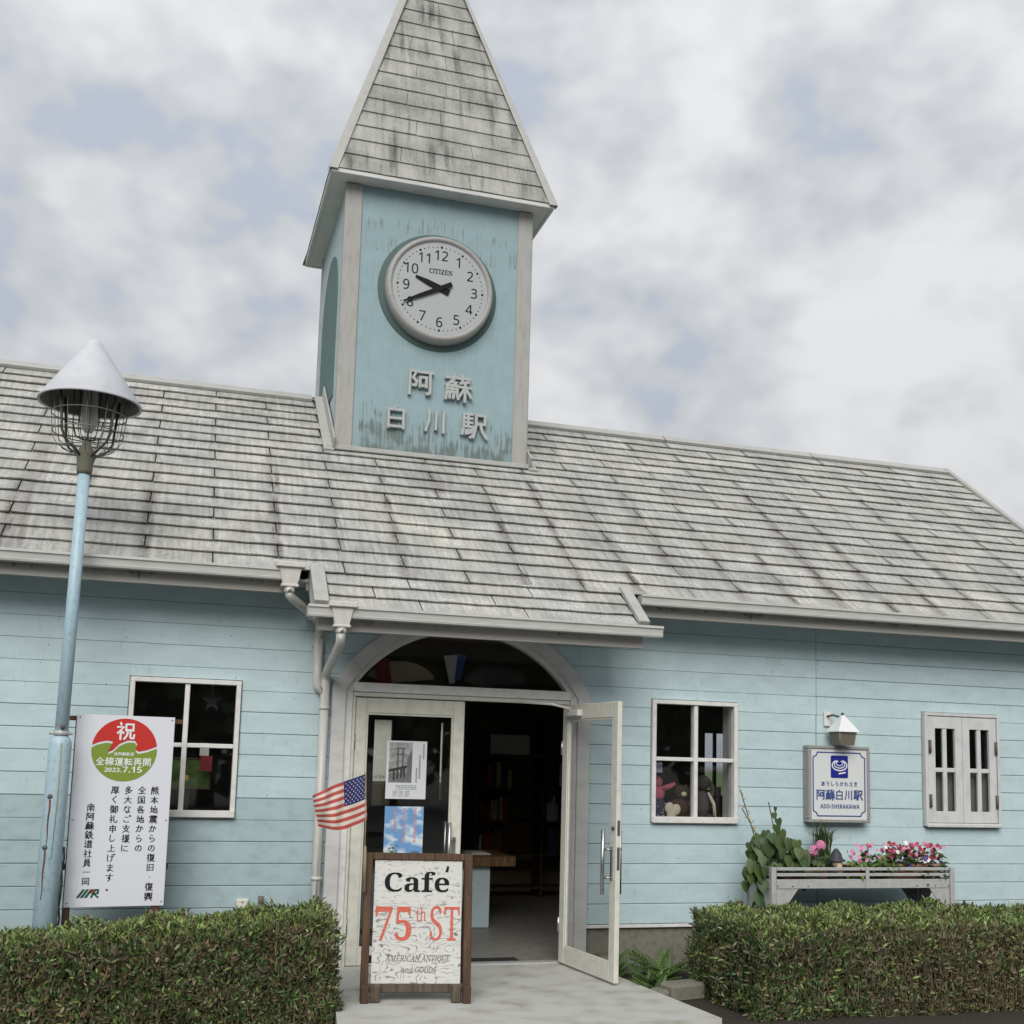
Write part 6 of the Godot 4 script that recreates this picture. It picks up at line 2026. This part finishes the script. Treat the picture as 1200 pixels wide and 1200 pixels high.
	part(t, "rail", MB.new().tube([Vector3(0.25, 2.26, -0.35), Vector3(2.1, 2.26, -0.35)], 0.012, 6), M.darkwood)
	for f in [[0.62, 2.27, 0.30, M.paper_tan], [1.45, 2.27, 0.30, M.gnome_dark]]:
		var pts := [Vector2(f[0], f[1])]
		for k in 13:
			var a := PI * (0.08 + 0.84 * k / 12.0)
			pts.append(Vector2(f[0] + 0.08 + cos(a) * f[2], f[1] + sin(a) * f[2] * 0.62))
		part(t, "paper_fan", MB.new().prism(pts, -0.335, -0.33), f[3])
	part(t, "banner", MB.new().prism([Vector2(0.50, 2.27), Vector2(0.62, 2.27), Vector2(0.58, 2.48), Vector2(0.47, 2.45)], -0.325, -0.32), M.cloth_red)
	part(t, "banner", MB.new().prism([Vector2(1.06, 2.52), Vector2(1.22, 2.54), Vector2(1.17, 2.30), Vector2(1.12, 2.28)], -0.325, -0.32), M.paper_grey)
	part(t, "banner", MB.new().prism([Vector2(1.18, 2.53), Vector2(1.26, 2.54), Vector2(1.21, 2.32), Vector2(1.16, 2.30)], -0.318, -0.314), M.cloth_blue)
	build_toys()

func build_shelter() -> void:
	var t := thing("platform_shelter", "cream hut beyond the building, glimpsed through the closed glass door", "hut", Vector3(4.0, -0.07, -16.6))
	part(t, "wall", MB.new().bev(Vector3(2.75, -0.07, -17.4), Vector3(5.3, 2.7, -16.0), 0.02), M.cream)
	part(t, "post", fbox(3.60, 3.75, -0.07, 2.7, -15.998, -15.9), M.darkwood)
	part(t, "post", fbox(4.45, 4.56, -0.07, 2.7, -15.998, -15.9), M.darkwood)
	part(t, "roof", MB.new().bev(Vector3(2.5, 2.7, -17.6), Vector3(5.6, 2.82, -15.6), 0.02), M.darkwood)
	build_hedge("clipped bush in front of the cream hut behind the building", 1.5, 6.5, -15.4, -14.6, -0.07, func(_x: float) -> float: return 1.25, 3000, func(_x: float) -> float: return 0.1)

func build_toys() -> void:
	var y := 1.163
	var z := -0.25
	var t := thing("teddy_bear", "brown teddy bear sitting on the window sill", "plush toy", Vector3(3.235, y, z), 0.0, "plush toys on the window sill", false)
	part(t, "body", MB.new(true).ell(Vector3(0, 0.10, 0), Vector3(0.085, 0.105, 0.075), 10, 14), M.plush_brown)
	part(t, "head", MB.new(true).ell(Vector3(0.005, 0.245, 0.02), Vector3(0.066, 0.062, 0.06), 10, 14), M.plush_brown)
	part(t, "muzzle", MB.new(true).ell(Vector3(0.005, 0.232, 0.072), Vector3(0.028, 0.022, 0.022), 8, 10), M.plush_cream)
	for s in [-1.0, 1.0]:
		part(t, "ear", MB.new(true).ell(Vector3(0.005 + s * 0.052, 0.298, 0.01), Vector3(0.023, 0.023, 0.012), 8, 10), M.plush_brown)
		part(t, "arm", MB.new(true).tube([Vector3(s * 0.065, 0.16, 0.02), Vector3(s * 0.10, 0.11, 0.05), Vector3(s * 0.085, 0.06, 0.09)], [0.026, 0.028, 0.026], 10), M.plush_brown)
		part(t, "leg", MB.new(true).tube([Vector3(s * 0.05, 0.035, 0.03), Vector3(s * 0.085, 0.034, 0.10), Vector3(s * 0.09, 0.045, 0.125)], [0.034, 0.032, 0.028], 10), M.plush_brown)
		part(t, "eye", MB.new(true).ell(Vector3(0.005 + s * 0.024, 0.258, 0.077), Vector3(0.006, 0.006, 0.005), 6, 8), M.black)
	t = thing("rag_doll", "pink plush doll in navy polka-dot skirt in window corner", "plush toy", Vector3(3.02, y, z), 0.0, "plush toys on the window sill", false)
	part(t, "skirt", MB.new(true).lathe([[0.10, 0.0], [0.092, 0.07], [0.075, 0.14], [0.045, 0.19], [0.0, 0.195]], 16), M.navy)
	for k in 26:
		var a := -0.3 + rng.randf() * 2.6
		var yy := 0.02 + 0.025 * (k % 6)
		var r := lerpf(0.102, 0.074, yy / 0.14)
		part(t, "dot", MB.new(true).ell(Vector3(cos(a) * r, yy, sin(a) * r), Vector3(0.006, 0.006, 0.006), 4, 6), M.plush_cream)
	part(t, "body", MB.new(true).ell(Vector3(0, 0.235, 0), Vector3(0.066, 0.075, 0.055), 8, 12), M.plush_pink)
	part(t, "head", MB.new(true).ell(Vector3(-0.01, 0.335, 0.01), Vector3(0.05, 0.05, 0.045), 8, 12), M.plush_pink)
	part(t, "arm", MB.new(true).tube([Vector3(0.03, 0.27, 0.02), Vector3(0.10, 0.30, 0.05), Vector3(0.14, 0.325, 0.06)], [0.026, 0.022, 0.014], 8), M.plush_pink)
	t = thing("heart_cushion", "cream heart cushion leaning between doll and teddy bear", "cushion", Vector3(3.095, y, z + 0.11), 0.0, "", false)
	var hb := MB.new(true)
	hb.xf = Transform3D(Basis(Vector3.BACK, -0.2), Vector3.ZERO)
	hb.ell(Vector3(-0.032, 0.105, 0), Vector3(0.045, 0.052, 0.025), 8, 12)
	hb.ell(Vector3(0.032, 0.105, 0), Vector3(0.045, 0.052, 0.025), 8, 12)
	hb.ell(Vector3(0, 0.06, 0), Vector3(0.048, 0.062, 0.026), 8, 12)
	part(t, "cushion", hb, M.plush_cream)
	t = thing("plush_rabbit", "grey plush rabbit with pale scarf at the right of the window", "plush toy", Vector3(3.45, y, z), 0.0, "plush toys on the window sill", false)
	part(t, "body", MB.new(true).ell(Vector3(0, 0.14, 0), Vector3(0.062, 0.14, 0.06), 10, 12), M.plush_grey)
	part(t, "head", MB.new(true).ell(Vector3(0.005, 0.335, 0.015), Vector3(0.062, 0.068, 0.058), 10, 12), M.plush_grey)
	for s in [-1.0, 1.0]:
		part(t, "ear", MB.new(true).tube([Vector3(s * 0.05, 0.37, 0.0), Vector3(s * 0.085, 0.31, 0.03), Vector3(s * 0.075, 0.20, 0.05)], [0.014, 0.024, 0.012], 8), M.plush_grey)
		part(t, "leg", MB.new(true).tube([Vector3(s * 0.035, 0.04, 0.03), Vector3(s * 0.045, 0.03, 0.11)], [0.032, 0.028], 8), M.plush_dark)
	part(t, "scarf", MB.new(true).tube([Vector3(0.03, 0.25, 0.06), Vector3(0.075, 0.15, 0.085), Vector3(0.085, 0.02, 0.09)], [0.012, 0.016, 0.014], 8), M.plush_cream)
	t = thing("price_tag", "pale blue paper tag hanging above the pink doll", "tag", Vector3(2.95, 1.60, -0.12))
	part(t, "card", MB.new().box(Vector3(2.92, 1.58, -0.122), Vector3(3.005, 1.665, -0.119)), M.paper_blue)
	t = thing("wooden_chair", "low dark wooden chair back seen through the right window", "chair", Vector3(3.75, 0, -1.0))
	for x in [3.72, 3.98]:
		part(t, "post", fbox(x, x + 0.04, 0, 1.45, -1.04, -1.0), M.darkwood)
	for yy in [0.5, 1.1, 1.36]:
		part(t, "rail", fbox(3.76, 3.98, yy, yy + 0.06, -1.035, -1.005), M.darkwood)
	part(t, "seat", fbox(3.70, 4.05, 0.44, 0.48, -1.0, -0.6), M.darkwood)
	for x in [3.72, 3.98]:
		part(t, "front_leg", fbox(x, x + 0.04, 0, 0.44, -0.66, -0.62), M.darkwood)

func more_materials() -> void:
	M.board_white = mat(lin(0.66, 0.68, 0.74), 0.3)
	M.emblem_red = mat(lin(0.50, 0.025, 0.02), 0.4)
	M.emblem_green = mat(lin(0.19, 0.27, 0.035), 0.4)
	M.mark_green = mat(lin(0.012, 0.09, 0.05), 0.4)
	M.print_white = mat(lin(0.72, 0.73, 0.73), 0.4)
	M.sign_case = mat(lin(0.30, 0.295, 0.29), 0.5, M.mott, Vector3(0.5, 0.5, 0.5))
	M.sign_panel = mat(lin(0.62, 0.64, 0.65), 0.3)
	M.sign_border = mat(lin(0.045, 0.075, 0.24), 0.4)
	M.sign_blue = mat(lin(0.008, 0.018, 0.23), 0.35)
	M.hat = mat(lin(0.54, 0.56, 0.605), 0.6, M.mott, Vector3(0.9, 0.9, 0.9))
	M.bulb = mat(lin(0.45, 0.45, 0.42), 0.25)
	M.greywood = wood(lin(0.13, 0.105, 0.08), 45)
	M.stickwood = wood(lin(0.42, 0.36, 0.24), 46)
	M.sign_red = mat(lin(0.54, 0.33, 0.28), 0.7, ntex(97, 0.03, [[0.0, Color(1.0, 1.0, 1.0)], [0.38, Color(1.0, 0.62, 0.55)], [0.6, Color(0.98, 0.55, 0.47)], [1.0, Color(0.90, 0.48, 0.42)]], 5), Vector3(0.25, 0.25, 0.25))
	M.leaf = leafmat()
	M.hedgecore = mat(lin(0.12, 0.096, 0.055), 0.95, ntex(99, 0.12, [[0.0, grey(0.3)], [1.0, grey(1.0)]], 4), Vector3(0.25, 0.25, 0.25))
	for k in 3:
		var f: float = [1.0, 0.8, 1.2][k]
		M["fern%d" % k] = green(0.10 * f, 0.17 * f, 0.05 * f)
		M["bean%d" % k] = green(0.040 * f + 0.010 * k, 0.088 * f, 0.024 * f)
		M["lime%d" % k] = green(0.10 * f, 0.17 * f, 0.035 * f)
	M.grass0 = green(0.05, 0.08, 0.025)
	M.grass1 = green(0.07, 0.105, 0.03)
	M.canegreen = mat(lin(0.06, 0.09, 0.04), 0.6)
	M.straw = mat(lin(0.36, 0.30, 0.17), 0.8)
	M.thin_leaf = leaf_mesh(0.3, 0.3, 0.2)
	M.pink = mat(lin(0.60, 0.20, 0.36), 0.6)
	M.rose = mat(lin(0.42, 0.06, 0.14), 0.6)
	M.red = mat(lin(0.27, 0.015, 0.025), 0.6)
	M.petalwhite = mat(lin(0.72, 0.72, 0.72), 0.6)
	M.violet = mat(lin(0.045, 0.03, 0.16), 0.6)
	M.yellow = mat(lin(0.60, 0.42, 0.04), 0.6)
	M.darkpot = mat(lin(0.03, 0.035, 0.035), 0.6)
	M.gnome_dark = mat(lin(0.035, 0.035, 0.045), 0.6)
	M.gnome_skin = mat(lin(0.42, 0.33, 0.22), 0.7)
	M.paper = mat(lin(0.60, 0.60, 0.58), 0.7)
	M.paper_blue = mat(lin(0.42, 0.47, 0.60), 0.7)
	M.paper_grey = mat(lin(0.55, 0.55, 0.55), 0.8)
	M.paper_tan = mat(lin(0.45, 0.37, 0.26), 0.8)
	M.cloth_red = mat(lin(0.32, 0.04, 0.05), 0.8)
	M.cloth_blue = mat(lin(0.04, 0.06, 0.26), 0.8)
	M.mat = mat(lin(0.05, 0.05, 0.048), 0.95, M.fine, Vector3(0.2, 0.2, 0.2))
	M.plush_brown = mat(lin(0.20, 0.085, 0.03), 0.95, M.fine, Vector3(0.05, 0.05, 0.05), M.fine, 0.6)
	M.plush_pink = mat(lin(0.48, 0.11, 0.17), 0.95)
	M.plush_cream = mat(lin(0.55, 0.50, 0.40), 0.95)
	M.plush_grey = mat(lin(0.26, 0.245, 0.24), 0.95, M.fine, Vector3(0.05, 0.05, 0.05), M.fine, 0.6)
	M.plush_dark = mat(lin(0.035, 0.032, 0.032), 0.95)
	M.navy = mat(lin(0.03, 0.033, 0.07), 0.9)

func _ready() -> void:
	rng.seed = 20230715
	make_camera()
	make_sky()
	make_materials()
	more_materials()
	make_ground()
	build_station()
	build_clock()
	build_notice_board()
	build_station_sign()
	build_lantern()
	build_lamp_post()
	build_cafe_sign()
	build_flag()
	build_posters()
	build_small_fittings()
	build_hedge("clipped hedge left of the door slab, below the notice board", -4.4, -0.02, 0.86, 1.52, -0.10, func(x: float) -> float: return clampf(0.59 + 0.078 * x, 0.30, 0.60), 62000, func(x: float) -> float: return 0.25)
	build_hedge("clipped hedge right of the door with brown stalks, below the planter", 2.84, 7.4, 0.80, 1.88, -0.10, func(x: float) -> float: return 0.50 + clampf((x - 2.78) * 0.1, 0.0, 0.02), 70000, func(x: float) -> float: return clampf((x - 3.3) * 1.2, 0.1, 1.0))
	build_planter()
	build_fern(Vector3(2.42, -0.088, 0.22), 0.28, 14, "small fern seen through the open door glass")
	build_fern(Vector3(2.62, -0.088, 0.62), 0.25, 20, "leafy fern just right of the open door")
	build_fern(Vector3(2.84, -0.088, 0.30), 0.34, 18, "tall fern against the plinth left of the right hedge")
	build_fern(Vector3(2.50, -0.088, 0.95), 0.22, 11, "low fern behind the grey stone block")
	build_interior()
	build_shelter()
	var wide := [[-14.0, 30.0, 8.5, 4.4], [-7.0, 32.0, 9.5, 4.6], [0.0, 30.5, 9.0, 4.5], [6.5, 32.0, 10.0, 4.6], [13.0, 30.0, 9.0, 4.4], [20.0, 32.0, 10.5, 4.8], [27.0, 30.0, 9.5, 4.6]]
	var words := ["leftmost", "second from left", "third from left", "middle", "third from right", "second from right", "rightmost"]
	for i in 7:
		build_added_tree(Vector3(wide[i][0], -0.1, wide[i][1]), wide[i][2], wide[i][3], "added unseen tree behind the viewer, %s of the seven" % words[i])
